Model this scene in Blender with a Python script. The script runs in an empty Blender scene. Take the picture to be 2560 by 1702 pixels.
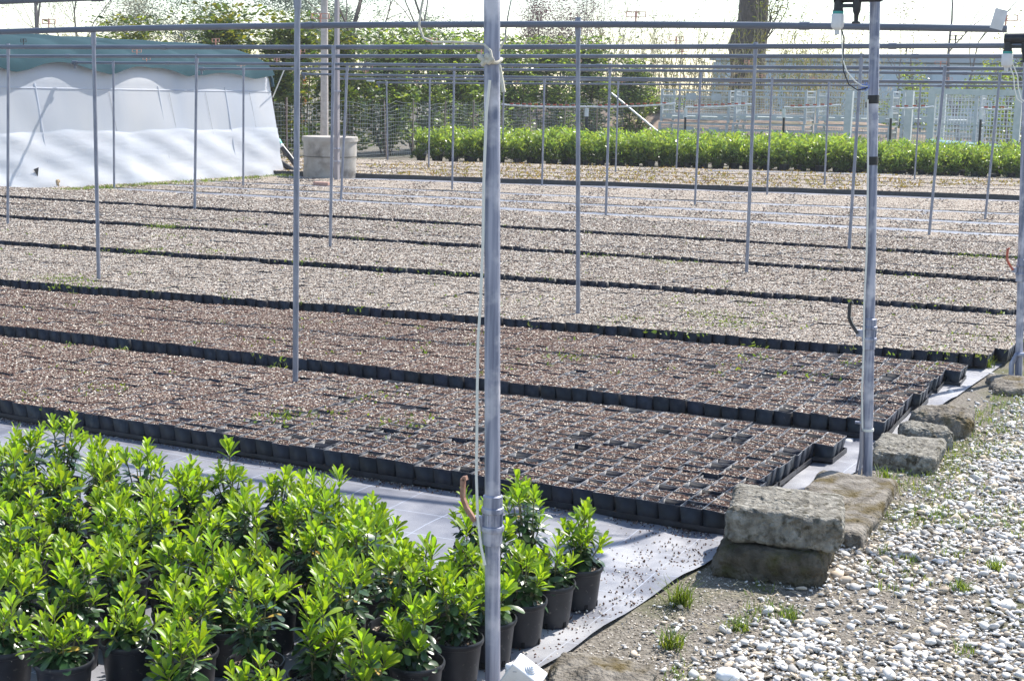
import bpy, math, random
import numpy as np
from mathutils import Vector, Matrix

SC = bpy.context.scene
COL = SC.collection
random.seed(7)
RNG = np.random.default_rng(7)

# ------------------------------------------------------------------ camera
CAM_H, CAM_F = 1.778, 3658.0
PITCH, ROLL, YAW = math.radians(9.6756), math.radians(1.2515), math.radians(-26.159)
_cy, _sy, _cp, _sp = math.cos(YAW), math.sin(YAW), math.cos(PITCH), math.sin(PITCH)
FW = np.array([_sy * _cp, _cy * _cp, -_sp])
_r = np.array([_cy, -_sy, 0.0]); _u = np.cross(_r, FW)
RT = math.cos(ROLL) * _r + math.sin(ROLL) * _u
UP = -math.sin(ROLL) * _r + math.cos(ROLL) * _u
CPOS = np.array([0, 0, CAM_H])
cd = bpy.data.cameras.new('camera'); cam = bpy.data.objects.new('camera', cd); COL.objects.link(cam)
cd.sensor_width = 36.0; cd.lens = CAM_F / 2560 * 36
cd.clip_start = 0.05; cd.clip_end = 3000
cam.matrix_world = Matrix(((RT[0], UP[0], -FW[0], 0), (RT[1], UP[1], -FW[1], 0), (RT[2], UP[2], -FW[2], CAM_H), (0, 0, 0, 1)))
SC.camera = cam

# ------------------------------------------------------------------ light
SUN = np.array([0.20, 0.62, 0.80]); SUN /= np.linalg.norm(SUN)
w = bpy.data.worlds.new('World'); SC.world = w; w.use_nodes = True
nt = w.node_tree; bg = nt.nodes['Background']
sky = nt.nodes.new('ShaderNodeTexSky'); sky.sky_type = 'NISHITA'; sky.sun_disc = False
sky.sun_elevation = math.asin(SUN[2]); sky.sun_rotation = math.atan2(SUN[0], SUN[1])
sky.air_density = 1.0; sky.dust_density = 0.6; sky.ozone_density = 1.0
nt.links.new(sky.outputs[0], bg.inputs[0]); bg.inputs[1].default_value = 0.15
sl = bpy.data.lights.new('sun', 'SUN'); sl.energy = 5.0; sl.angle = math.radians(0.6); sl.color = (1.0, 0.95, 0.88)
so = bpy.data.objects.new('sun', sl); COL.objects.link(so)
so.rotation_euler = Vector(SUN).to_track_quat('Z', 'Y').to_euler()
SC.view_settings.view_transform = 'Standard'; SC.view_settings.look = 'None'
SC.view_settings.exposure = 0.85; SC.view_settings.gamma = 1.0
SC.view_settings.use_curve_mapping = False

# ------------------------------------------------------------------ helpers
K = 2560 / 2358.0
def ray(x, y):
    return FW * CAM_F + RT * (x * K - 1280) - UP * (y * K - 851)
def at(x, y, z=0.0):
    d = ray(x, y); return CPOS + d * (z - CAM_H) / d[2]
def atY(x, y, Y):
    d = ray(x, y); return CPOS + d * Y / d[1]
def projd(p):
    d = np.asarray(p, float) - CPOS; z = d @ FW
    return np.stack([(1280 + CAM_F * (d @ RT) / z) / K, (851 - CAM_F * (d @ UP) / z) / K, z], -1)
def height_at(y, b):
    lo, hi = 0, 30
    for _ in range(50):
        m = (lo + hi) / 2
        if projd([b[0], b[1], m])[1] > y: lo = m
        else: hi = m
    return lo
ORD_ = ['first', 'second', 'third', 'fourth', 'fifth', 'sixth', 'seventh', 'eighth', 'ninth', 'tenth', 'eleventh', 'twelfth',
       'thirteenth', 'fourteenth', 'fifteenth', 'sixteenth', 'seventeenth', 'eighteenth', 'nineteenth', 'twentieth']

TENS = {20: 'twenty', 30: 'thirty', 40: 'forty', 50: 'fifty', 60: 'sixty', 70: 'seventy'}
TENTH = {30: 'thirtieth', 40: 'fortieth', 50: 'fiftieth', 60: 'sixtieth', 70: 'seventieth'}
ORD = list(ORD_)
for _k in range(21, 80):
    _t = _k // 10 * 10
    ORD.append(TENTH[_t] if _k == _t else TENS[_t] + '-' + ORD_[_k - _t - 1])

def tag(o, label=None, cat=None, group=None, kind=None):
    if label: o['label'] = label
    if cat: o['category'] = cat
    if group: o['group'] = group
    if kind: o['kind'] = kind
    return o
def thing(name, label, cat, loc=(0, 0, 0), rz=0.0, group=None, scale=1.0):
    o = bpy.data.objects.new(name, None); COL.objects.link(o)
    o.empty_display_size = 0.1
    o.location = [float(v) for v in loc]; o.rotation_euler = (0, 0, rz); o.scale = (scale,) * 3
    return tag(o, label, cat, group)
def link(name, me, parent=None, loc=None, rot=None, scale=None):
    o = bpy.data.objects.new(name, me); COL.objects.link(o)
    if parent is not None: o.parent = parent
    if loc is not None: o.location = [float(v) for v in loc]
    if rot is not None: o.rotation_euler = rot
    if scale is not None: o.scale = scale if hasattr(scale, '__len__') else (scale,) * 3
    return o

class MB:
    """collects shapes for one mesh"""
    def __init__(s): s.v = []; s.f = []; s.m = []
    def add(s, vs, fs, mi=0):
        b = len(s.v); s.v.extend([tuple(map(float, p)) for p in vs])
        for f in fs: s.f.append([b + i for i in f]); s.m.append(mi)
    def box(s, c, size, rz=0.0, mi=0, taper=1.0, tilt=None):
        x, y, z = [k / 2 for k in size]
        vs = [(-x * taper, -y * taper, -z), (x * taper, -y * taper, -z), (x * taper, y * taper, -z), (-x * taper, y * taper, -z), (-x, -y, z), (x, -y, z), (x, y, z), (-x, y, z)]
        R = Matrix.Rotation(rz, 3, 'Z')
        if tilt: R = R @ Matrix.Rotation(tilt[0], 3, 'X') @ Matrix.Rotation(tilt[1], 3, 'Y')
        vs = [R @ Vector(p) + Vector([float(q) for q in c]) for p in vs]
        s.add(vs, [(0, 3, 2, 1), (4, 5, 6, 7), (0, 1, 5, 4), (1, 2, 6, 5), (2, 3, 7, 6), (3, 0, 4, 7)], mi)
    def bar(s, a, b, w, h=None, mi=0):
        s.tube([a, b], [w / 2 * 1.414] * 2, 4, mi, phase=math.pi / 4)
    def tube(s, pts, rad, n=8, mi=0, caps=True, phase=0.0):
        pts = [np.asarray(p, float) for p in pts]
        if not hasattr(rad, '__len__'): rad = [rad] * len(pts)
        base = len(s.v); prev = None
        for i, p in enumerate(pts):
            t = pts[min(i + 1, len(pts) - 1)] - pts[max(i - 1, 0)]
            t = t / (np.linalg.norm(t) + 1e-12)
            if prev is None:
                a = np.array([0, 0, 1.0]) if abs(t[2]) < 0.9 else np.array([1.0, 0, 0])
                x = np.cross(a, t)
            else:
                x = prev - t * (prev @ t)
            x /= np.linalg.norm(x) + 1e-12; prev = x; y = np.cross(t, x)
            for k in range(n):
                an = 2 * math.pi * k / n + phase
                s.v.append(tuple(p + rad[i] * (math.cos(an) * x + math.sin(an) * y)))
        for i in range(len(pts) - 1):
            for k in range(n):
                a = base + i * n + k; b = base + i * n + (k + 1) % n
                s.f.append([a, b, b + n, a + n]); s.m.append(mi)
        if caps:
            s.f.append([base + k for k in range(n)][::-1]); s.m.append(mi)
            e = base + (len(pts) - 1) * n
            s.f.append([e + k for k in range(n)]); s.m.append(mi)
    def lathe(s, prof, n=24, c=(0, 0, 0), mi=0):
        base = len(s.v)
        for r, z in prof:
            for k in range(n):
                an = 2 * math.pi * k / n
                s.v.append((c[0] + r * math.cos(an), c[1] + r * math.sin(an), c[2] + z))
        for i in range(len(prof) - 1):
            for k in range(n):
                a = base + i * n + k; b = base + i * n + (k + 1) % n
                s.f.append([a, b, b + n, a + n]); s.m.append(mi)
    def mesh(s, name, mats, smooth=False):
        me = bpy.data.meshes.new(name); me.from_pydata(s.v, [], s.f)
        for m in (mats if isinstance(mats, (list, tuple)) else [mats]): me.materials.append(m)
        if any(s.m): me.polygons.foreach_set('material_index', s.m)
        if smooth:
            me.polygons.foreach_set('use_smooth', [True] * len(me.polygons))
            if smooth != 'full': me.set_sharp_from_angle(angle=math.radians(42))
        me.update(); return me
    def build(s, name, mats, parent=None, smooth=False, loc=None):
        return link(name, s.mesh(name, mats, smooth), parent, loc)

def np_mesh(name, V, F, mats, smooth=False, col=None, mi=None):
    """V (n,3), F (m,k) with constant k"""
    V = np.asarray(V, np.float32); F = np.asarray(F, np.int32); k = F.shape[1]
    me = bpy.data.meshes.new(name)
    me.vertices.add(len(V)); me.vertices.foreach_set('co', V.ravel())
    me.loops.add(F.size); me.loops.foreach_set('vertex_index', F.ravel())
    me.polygons.add(len(F)); me.polygons.foreach_set('loop_start', np.arange(0, F.size, k, dtype=np.int32))
    me.polygons.foreach_set('loop_total', np.full(len(F), k, np.int32))
    for m in (mats if isinstance(mats, (list, tuple)) else [mats]): me.materials.append(m)
    if mi is not None: me.polygons.foreach_set('material_index', np.asarray(mi, np.int32))
    if smooth: me.polygons.foreach_set('use_smooth', np.ones(len(F), bool))
    if col is not None:
        a = me.color_attributes.new('tone', 'FLOAT_COLOR', 'POINT')
        c = np.ones((len(V), 4), np.float32); c[:, :3] = col
        a.data.foreach_set('color', c.ravel())
    me.update(calc_edges=True); me.validate()
    return me

# ------------------------------------------------------------------ materials
def mat(name, c1, c2=None, scale=8.0, rough=0.7, spec=0.4, metal=0.0, bump=0.0, bscale=None, transl=0.0, tcol=None,
        detail=4.0, island=0.0, lo=0.35, hi=0.65, attr=False, spec2=None, stretch=None, c3=None, s3=1.0, lo3=.5, hi3=.7):
    m = bpy.data.materials.new(name); m.use_nodes = True
    n = m.node_tree.nodes; L = m.node_tree.links
    p = n['Principled BSDF']; out = n['Material Output']
    p.inputs['Roughness'].default_value = rough; p.inputs['Metallic'].default_value = metal
    p.inputs['Specular IOR Level'].default_value = spec
    tc = n.new('ShaderNodeTexCoord'); vec = tc.outputs['Object']
    if stretch:
        mp = n.new('ShaderNodeMapping'); mp.inputs['Scale'].default_value = stretch
        L.new(vec, mp.inputs[0]); vec = mp.outputs[0]
    cur = None
    if attr:
        a = n.new('ShaderNodeVertexColor'); a.layer_name = 'tone'; cur = a.outputs[0]
    elif c2 is not None:
        nz = n.new('ShaderNodeTexNoise'); nz.inputs['Scale'].default_value = scale; nz.inputs['Detail'].default_value = detail
        L.new(vec, nz.inputs['Vector'])
        rp = n.new('ShaderNodeMapRange'); rp.inputs[1].default_value = lo; rp.inputs[2].default_value = hi
        L.new(nz.outputs[0], rp.inputs[0])
        mx = n.new('ShaderNodeMix'); mx.data_type = 'RGBA'
        mx.inputs[6].default_value = (*c1, 1); mx.inputs[7].default_value = (*c2, 1)
        L.new(rp.outputs[0], mx.inputs[0]); cur = mx.outputs[2]
        if c3 is not None:
            n3 = n.new('ShaderNodeTexNoise'); n3.inputs['Scale'].default_value = s3; n3.inputs['Detail'].default_value = 6
            L.new(tc.outputs['Object'], n3.inputs['Vector'])
            r3 = n.new('ShaderNodeMapRange'); r3.inputs[1].default_value = lo3; r3.inputs[2].default_value = hi3
            L.new(n3.outputs[0], r3.inputs[0])
            m3 = n.new('ShaderNodeMix'); m3.data_type = 'RGBA'; m3.inputs[7].default_value = (*c3, 1)
            L.new(r3.outputs[0], m3.inputs[0]); L.new(cur, m3.inputs[6]); cur = m3.outputs[2]
    else:
        rgb = n.new('ShaderNodeRGB'); rgb.outputs[0].default_value = (*c1, 1); cur = rgb.outputs[0]
    if island > 0:
        g = n.new('ShaderNodeNewGeometry'); oi = n.new('ShaderNodeObjectInfo')
        ad = n.new('ShaderNodeMath'); ad.operation = 'ADD'; fr = n.new('ShaderNodeMath'); fr.operation = 'FRACT'
        L.new(g.outputs['Random Per Island'], ad.inputs[0]); L.new(oi.outputs['Random'], ad.inputs[1]); L.new(ad.outputs[0], fr.inputs[0])
        mr = n.new('ShaderNodeMapRange'); mr.inputs[3].default_value = 1 - island; mr.inputs[4].default_value = 1 + island
        L.new(fr.outputs[0], mr.inputs[0])
        hs = n.new('ShaderNodeHueSaturation'); L.new(mr.outputs[0], hs.inputs['Value']); L.new(cur, hs.inputs['Color'])
        mh = n.new('ShaderNodeMapRange'); mh.inputs[3].default_value = 0.5 - island * 0.05; mh.inputs[4].default_value = 0.5 + island * 0.05
        sq = n.new('ShaderNodeMath'); sq.operation = 'MULTIPLY_ADD'; sq.inputs[1].default_value = 7.31; sq.inputs[2].default_value = 0.0
        f2 = n.new('ShaderNodeMath'); f2.operation = 'FRACT'
        L.new(fr.outputs[0], sq.inputs[0]); L.new(sq.outputs[0], f2.inputs[0]); L.new(f2.outputs[0], mh.inputs[0]); L.new(mh.outputs[0], hs.inputs['Hue'])
        cur = hs.outputs[0]
    L.new(cur, p.inputs['Base Color'])
    if bump > 0:
        bz = n.new('ShaderNodeTexNoise'); bz.inputs['Scale'].default_value = bscale or scale * 3; bz.inputs['Detail'].default_value = 6
        L.new(vec, bz.inputs['Vector'])
        bp = n.new('ShaderNodeBump'); bp.inputs['Strength'].default_value = bump; bp.inputs['Distance'].default_value = 0.02
        L.new(bz.outputs[0], bp.inputs['Height']); L.new(bp.outputs[0], p.inputs['Normal'])
    if transl > 0:
        t = n.new('ShaderNodeBsdfTranslucent'); ms = n.new('ShaderNodeMixShader'); ms.inputs[0].default_value = transl
        if tcol:
            mm = n.new('ShaderNodeMix'); mm.data_type = 'RGBA'; mm.blend_type = 'MULTIPLY'; mm.inputs[0].default_value = 1
            mm.inputs[7].default_value = (*tcol, 1); L.new(cur, mm.inputs[6]); L.new(mm.outputs[2], t.inputs[0])
        else: L.new(cur, t.inputs[0])
        L.new(p.outputs[0], ms.inputs[1]); L.new(t.outputs[0], ms.inputs[2]); L.new(ms.outputs[0], out.inputs[0])
    return m

M = {}
M['galv'] = mat('galvanised_steel', (0.15, 0.165, 0.23), (0.38, 0.385, 0.46), 55, rough=0.5, metal=0.25, bump=0.06, stretch=(1, 1, 0.05), c3=(0.56, 0.54, 0.58), s3=9, lo3=.50, hi3=.66, detail=7, lo=.38, hi=.62)
M['galv_dull'] = mat('dull_galvanised_pole', (0.20, 0.212, 0.26), (0.31, 0.32, 0.37), 40, rough=0.5, metal=0.4, stretch=(1, 1, .2))
M['pipe'] = mat('grey_plastic_pipe', (0.105, 0.122, 0.155), (0.16, 0.178, 0.21), 5, rough=0.45, stretch=(.3, 1, 1))
M['white_pl'] = mat('white_plastic', (0.75, 0.75, 0.76), (0.62, 0.62, 0.62), 12, rough=0.45)
M['black_pl'] = mat('black_plastic', (0.012, 0.013, 0.017), (0.03, 0.032, 0.04), 25, rough=0.42, spec=0.5)
M['pot_pl'] = mat('black_pot_plastic', (0.009, 0.011, 0.018), (0.018, 0.022, 0.034), 30, rough=0.5, spec=0.35, island=0.45, c3=(0.07, 0.065, 0.06), s3=45, lo3=.64, hi3=.82)
M['pot_rim'] = mat('dusty_pot_rim', (0.11, 0.112, 0.125), (0.19, 0.19, 0.20), 30, rough=0.5, island=.3)
M['round_pl'] = mat('black_round_pot_plastic', (0.011, 0.012, 0.017), (0.02, 0.022, 0.028), 18, rough=0.45, spec=0.4, c3=(0.13, 0.12, 0.11), s3=60, lo3=.62, hi3=.8)
M['red_pl'] = mat('red_plastic', (0.5, 0.09, 0.05), (0.42, 0.12, 0.08), 30, rough=0.5)
M['pale_red'] = mat('faded_red_plastic', (0.55, 0.26, 0.19), (0.62, 0.36, 0.28), 30, rough=0.6)
M['brown_pl'] = mat('rusty_handle_metal', (0.26, 0.13, 0.085), (0.34, 0.2, 0.15), 60, rough=0.7)
M['teal_pl'] = mat('teal_plastic', (0.05, 0.32, 0.28), rough=0.5)
M['rope'] = mat('pale_rope', (0.66, 0.62, 0.52), (0.5, 0.46, 0.37), 90, rough=0.9)
M['hose'] = mat('cream_hose', (0.72, 0.70, 0.63), rough=0.5)
M['blue'] = mat('blue_string', (0.2, 0.28, 0.62), rough=0.7)
M['stone'] = mat('tuff_stone', (0.13, 0.12, 0.10), (0.35, 0.33, 0.285), 22, rough=0.95, spec=.1, bump=1.0, bscale=70, detail=10, c3=(0.075, 0.068, 0.05), s3=24, lo3=.52, hi3=.66)
M['dark_stone'] = mat('dark_tuff_stone', (0.055, 0.047, 0.034), (0.15, 0.13, 0.10), 14, rough=0.95, spec=.1, bump=1.0, bscale=70, detail=9, c3=(0.07, 0.065, 0.02), s3=9, lo3=.5, hi3=.68)
M['moss_stone'] = mat('mossy_tuff_stone', (0.12, 0.105, 0.085), (0.27, 0.245, 0.21), 14, rough=0.95, spec=.1, bump=1.0, bscale=70, detail=9, c3=(0.11, 0.085, 0.04), s3=9, lo3=.5, hi3=.68)
M['concrete'] = mat('weathered_concrete', (0.34, 0.31, 0.27), (0.44, 0.41, 0.37), 5, rough=0.9, bump=0.3, bscale=60, c3=(0.17, 0.15, 0.13), s3=3, lo3=.52, hi3=.72)
M['pole_conc'] = mat('utility_pole_concrete', (0.42, 0.37, 0.33), (0.52, 0.47, 0.43), 12, rough=0.9, bump=.1)
M['timber'] = mat('grey_timber', (0.29, 0.26, 0.27), (0.36, 0.33, 0.33), 20, rough=0.85, stretch=(1, 1, .1))
M['brick'] = mat('pale_brick', (0.45, 0.25, 0.19), (0.5, 0.33, 0.27), 30, rough=0.9)
M['cage'] = mat('cage_steel', (0.42, 0.45, 0.46), (0.52, 0.55, 0.55), 10, rough=0.5, metal=0.3)
M['greenish'] = mat('pale_green_frame', (0.45, 0.50, 0.47), (0.55, 0.58, 0.55), 8, rough=0.6)
M['sheet'] = mat('green_film_sheet', (0.32, 0.55, 0.50), (0.5, 0.66, 0.64), 3, rough=0.3)
M['wire'] = mat('fence_wire', (0.42, 0.44, 0.43), rough=0.6, metal=.3)
M['bark'] = mat('tree_bark', (0.07, 0.055, 0.045), (0.14, 0.115, 0.095), 14, rough=0.95, bump=0.8, bscale=20, stretch=(1, 1, .3))
M['twig'] = mat('grey_twigs', (0.15, 0.13, 0.12), (0.22, 0.195, 0.18), 6, rough=0.9)
M['stem'] = mat('green_brown_stem', (0.13, 0.11, 0.06), (0.2, 0.2, 0.09), 60, rough=0.8)
M['leaf_young'] = mat('young_leaf', (0.26, 0.36, 0.03), (0.17, 0.29, 0.025), 14, rough=0.38, spec=.45, transl=0.5, tcol=(1.5, 1.5, .55), island=0.32)
M['leaf_old'] = mat('mature_leaf', (0.022, 0.055, 0.02), (0.04, 0.085, 0.028), 20, rough=0.3, spec=.5, transl=0.22, tcol=(1.5, 1.5, .6), island=0.35)
M['leaf_yellow'] = mat('yellowed_leaf', (0.50, 0.40, 0.05), (0.42, 0.22, 0.05), 40, rough=0.5, transl=0.3)
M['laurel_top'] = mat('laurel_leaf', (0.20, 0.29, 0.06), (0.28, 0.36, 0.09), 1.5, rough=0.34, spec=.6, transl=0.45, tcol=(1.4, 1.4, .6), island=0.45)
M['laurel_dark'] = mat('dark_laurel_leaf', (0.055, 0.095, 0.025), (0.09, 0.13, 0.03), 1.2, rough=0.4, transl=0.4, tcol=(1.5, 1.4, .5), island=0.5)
M['hedge_yel'] = mat('yellow_green_leaf', (0.10, 0.145, 0.02), (0.2, 0.2, 0.025), 1.0, rough=0.45, transl=0.45, tcol=(1.4, 1.3, .5), island=0.5)
M['pine'] = mat('blue_green_leaf', (0.10, 0.15, 0.10), (0.15, 0.19, 0.12), 0.8, rough=0.6, transl=0.5, island=0.4)
M['bud'] = mat('spring_bud_leaf', (0.25, 0.235, 0.12), (0.28, 0.22, 0.15), 0.7, rough=0.6, transl=0.45, island=0.4)
M['straw_leaf'] = mat('dry_reed_leaf', (0.36, 0.30, 0.19), (0.28, 0.29, 0.13), 0.6, rough=0.7, transl=0.4, island=0.35)
M['purple'] = mat('purple_plum_leaf', (0.15, 0.075, 0.085), (0.19, 0.10, 0.10), 1.2, rough=0.5, transl=0.35, island=0.4)
M['orange'] = mat('orange_leaf', (0.45, 0.17, 0.04), rough=0.6, transl=0.35, island=.4)
M['grass'] = mat('grass_blade', (0.13, 0.20, 0.03), (0.2, 0.24, 0.05), 5, rough=0.5, transl=0.4, tcol=(1.3, 1.3, .5), island=0.4)
M['straw'] = mat('dry_straw', (0.5, 0.42, 0.27), (0.36, 0.29, 0.18), 10, rough=0.8, island=0.3)
M['seedling'] = mat('yellow_seedling', (0.28, 0.25, 0.04), (0.36, 0.22, 0.05), 3, rough=0.6, transl=0.3, island=0.4)
M['grain'] = mat('substrate_grain', (1, 1, 1), rough=0.95, spec=.1, attr=True)
M['gravel'] = mat('gravel_stone', (1, 1, 1), rough=0.85, spec=.2, attr=True)
M['film'] = mat('white_film', (0.66, 0.70, 0.77), (0.78, 0.79, 0.81), 0.7, rough=0.5, transl=0.5, bump=.2, bscale=2.2, stretch=(1, 1.6, .4), detail=4)
M['net'] = mat('green_shade_net', (0.022, 0.055, 0.068), (0.034, 0.074, 0.088), 1.2, rough=0.9, spec=.1, transl=0.12)
M['tape'] = mat('black_tape', (0.012, 0.012, 0.016), rough=0.35)
M['warehouse'] = mat('pale_blue_cladding', (0.42, 0.52, 0.58), (0.48, 0.57, 0.62), 0.2, rough=0.6)
M['wh_roof'] = mat('grey_roof_cladding', (0.36, 0.42, 0.46), rough=0.6)

def soil_mat(name, dark, mid, pale, thr):
    """loose bark and pumice: cells of different tone"""
    m = bpy.data.materials.new(name); m.use_nodes = True
    n = m.node_tree.nodes; L = m.node_tree.links; p = n['Principled BSDF']
    p.inputs['Roughness'].default_value = 0.95; p.inputs['Specular IOR Level'].default_value = 0.1
    g = n.new('ShaderNodeNewGeometry')
    vo = n.new('ShaderNodeTexVoronoi'); vo.inputs['Scale'].default_value = 95
    L.new(g.outputs['Position'], vo.inputs['Vector'])
    sx = n.new('ShaderNodeSeparateColor'); L.new(vo.outputs['Color'], sx.inputs[0])
    cr = n.new('ShaderNodeValToRGB'); cr.color_ramp.interpolation = 'CONSTANT'
    e = cr.color_ramp.elements
    e[0].color = (*dark, 1); e[0].position = 0; e[1].position = thr[0]; e[1].color = (*mid, 1)
    k = e.new(thr[1]); k.color = (*pale, 1)
    L.new(sx.outputs[0], cr.inputs[0]); L.new(cr.outputs[0], p.inputs['Base Color'])
    bp = n.new('ShaderNodeBump'); bp.inputs['Strength'].default_value = 1.0; bp.inputs['Distance'].default_value = 0.008
    sub = n.new('ShaderNodeMath'); sub.operation = 'SUBTRACT'; sub.inputs[0].default_value = 1
    L.new(vo.outputs['Distance'], sub.inputs[1]); L.new(sub.outputs[0], bp.inputs['Height']); L.new(bp.outputs[0], p.inputs['Normal'])
    return m
M['bark_soil'] = soil_mat('bark_compost', (0.045, 0.028, 0.022), (0.125, 0.078, 0.062), (0.40, 0.34, 0.28), (0.42, 0.82))
M['pumice_soil'] = soil_mat('pumice_compost', (0.07, 0.05, 0.04), (0.27, 0.21, 0.16), (0.58, 0.52, 0.44), (0.34, 0.62))
SOILS = [M['bark_soil'], M['pumice_soil']]

# ------------------------------------------------------------------ ground, cloth, gravel bed
def ground_material():
    m = bpy.data.materials.new('ground_earth'); m.use_nodes = True
    n = m.node_tree.nodes; L = m.node_tree.links; p = n['Principled BSDF']
    p.inputs['Roughness'].default_value = .95; p.inputs['Specular IOR Level'].default_value = .1
    g = n.new('ShaderNodeNewGeometry')
    a = n.new('ShaderNodeTexNoise'); a.inputs['Scale'].default_value = 1.3; a.inputs['Detail'].default_value = 8
    b = n.new('ShaderNodeTexNoise'); b.inputs['Scale'].default_value = 60; b.inputs['Detail'].default_value = 5
    for q in (a, b): L.new(g.outputs['Position'], q.inputs['Vector'])
    r1 = n.new('ShaderNodeValToRGB'); e = r1.color_ramp.elements
    e[0].position = .3; e[0].color = (.085, .075, .06, 1); e[1].position = .7; e[1].color = (.26, .235, .20, 1)
    L.new(b.outputs[0], r1.inputs[0])
    r2 = n.new('ShaderNodeMapRange'); r2.inputs[1].default_value = .52; r2.inputs[2].default_value = .66; L.new(a.outputs[0], r2.inputs[0])
    mx = n.new('ShaderNodeMix'); mx.data_type = 'RGBA'; mx.inputs[7].default_value = (.10, .105, .05, 1)
    L.new(r2.outputs[0], mx.inputs[0]); L.new(r1.outputs[0], mx.inputs[6]); L.new(mx.outputs[2], p.inputs['Base Color'])
    bp = n.new('ShaderNodeBump'); bp.inputs['Strength'].default_value = .8; bp.inputs['Distance'].default_value = .015
    L.new(b.outputs[0], bp.inputs['Height']); L.new(bp.outputs[0], p.inputs['Normal'])
    return m
M['ground'] = ground_material()
gm = MB(); gm.add([(-700, -300, 0), (700, -300, 0), (700, 1500, 0), (-700, 1500, 0)], [(0, 1, 2, 3)])
tag(gm.build('ground', M['ground']), 'bare grey brown earth with moss and grit', None, None, 'structure')

def cloth_material():
    m = bpy.data.materials.new('woven_weed_mat'); m.use_nodes = True
    n = m.node_tree.nodes; L = m.node_tree.links; p = n['Principled BSDF']
    p.inputs['Specular IOR Level'].default_value = .4
    g = n.new('ShaderNodeNewGeometry')
    a = n.new('ShaderNodeTexNoise'); a.inputs['Scale'].default_value = 2.2; a.inputs['Detail'].default_value = 9; a.inputs['Roughness'].default_value = .62
    L.new(g.outputs['Position'], a.inputs['Vector'])
    c = n.new('ShaderNodeTexNoise'); c.inputs['Scale'].default_value = 900; c.inputs['Detail'].default_value = 1
    L.new(g.outputs['Position'], c.inputs['Vector'])
    rr = n.new('ShaderNodeMapRange'); rr.inputs[1].default_value = .35; rr.inputs[2].default_value = .65; L.new(a.outputs[0], rr.inputs[0])
    mx = n.new('ShaderNodeMix'); mx.data_type = 'RGBA'; mx.inputs[6].default_value = (.10, .106, .135, 1); mx.inputs[7].default_value = (.25, .25, .27, 1)
    L.new(rr.outputs[0], mx.inputs[0])
    # thin pale marker threads every 25 cm, a grid of its own in the weave
    sep = n.new('ShaderNodeSeparateXYZ'); L.new(g.outputs['Position'], sep.inputs[0])
    last = mx.outputs[2]
    for ax in (0, 1):
        pp = n.new('ShaderNodeMath'); pp.operation = 'PINGPONG'; pp.inputs[1].default_value = .13; L.new(sep.outputs[ax], pp.inputs[0])
        lt = n.new('ShaderNodeMath'); lt.operation = 'LESS_THAN'; lt.inputs[1].default_value = .0016; L.new(pp.outputs[0], lt.inputs[0])
        ml = n.new('ShaderNodeMath'); ml.operation = 'MULTIPLY'; ml.inputs[1].default_value = .5; L.new(lt.outputs[0], ml.inputs[0])
        m2 = n.new('ShaderNodeMix'); m2.data_type = 'RGBA'; m2.inputs[7].default_value = (.55, .62, .75, 1)
        L.new(ml.outputs[0], m2.inputs[0]); L.new(last, m2.inputs[6]); last = m2.outputs[2]
    L.new(last, p.inputs['Base Color'])
    # trodden pale dust and painted sun glare towards the open edge
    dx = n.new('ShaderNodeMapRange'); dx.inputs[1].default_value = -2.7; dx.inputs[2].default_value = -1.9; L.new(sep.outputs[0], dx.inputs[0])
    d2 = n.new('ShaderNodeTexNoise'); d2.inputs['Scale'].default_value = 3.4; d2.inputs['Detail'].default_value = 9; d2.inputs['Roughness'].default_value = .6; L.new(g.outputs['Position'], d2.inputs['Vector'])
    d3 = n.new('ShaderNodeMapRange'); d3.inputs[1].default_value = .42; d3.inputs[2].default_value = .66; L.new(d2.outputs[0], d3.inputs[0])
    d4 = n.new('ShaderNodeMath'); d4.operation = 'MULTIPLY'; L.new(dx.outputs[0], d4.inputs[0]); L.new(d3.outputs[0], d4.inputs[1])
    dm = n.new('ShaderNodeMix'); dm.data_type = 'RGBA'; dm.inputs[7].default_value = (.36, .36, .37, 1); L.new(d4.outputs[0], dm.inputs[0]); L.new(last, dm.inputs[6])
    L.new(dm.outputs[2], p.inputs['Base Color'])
    r2 = n.new('ShaderNodeMapRange'); r2.inputs[3].default_value = .32; r2.inputs[4].default_value = .6; L.new(a.outputs[0], r2.inputs[0]); L.new(r2.outputs[0], p.inputs['Roughness'])
    bp = n.new('ShaderNodeBump'); bp.inputs['Strength'].default_value = .35; bp.inputs['Distance'].default_value = .004
    L.new(c.outputs[0], bp.inputs['Height']); L.new(bp.outputs[0], p.inputs['Normal'])
    return m
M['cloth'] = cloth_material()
EDGE = np.array([(-2.2, 0.5), (-1.95, 2.6), (-1.80, 3.97), (-1.73, 4.77), (-1.66, 5.53), (-1.52, 6.47), (-1.50, 7.63), (-1.34, 10.07), (-1.1, 14), (-.9, 19), (-1.0, 31)])
def cloth_edge(Y): return np.interp(Y, EDGE[:, 1], EDGE[:, 0])
ys = np.concatenate([np.arange(.5, 9, .08), np.arange(9, 31, .5)])
ts = np.concatenate([np.linspace(0, .06, 30), np.linspace(.08, 1, 30)])
V = []
for y in ys:
    xr = cloth_edge(y) + .005 * math.sin(y * 5) + .003 * math.sin(y * 17.3)
    xl = -16.5 - .04 * y
    for t in ts:
        x = xr + (xl - xr) * t
        z = .006 + .006 * math.sin(x * 9 + 3 * math.sin(y * 2.1)) * math.sin(y * 4.3 + x) + .004 * math.sin(x * 23 + y * 11)
        edge = max(0, 1 - t / .004)
        V.append((x, y, max(.004, z + .006) + .002 * edge * (1 + math.sin(y * 8))))
nx_ = len(ts); F = [(i * nx_ + j, i * nx_ + j + 1, (i + 1) * nx_ + j + 1, (i + 1) * nx_ + j) for i in range(len(ys) - 1) for j in range(nx_ - 1)]
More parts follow.
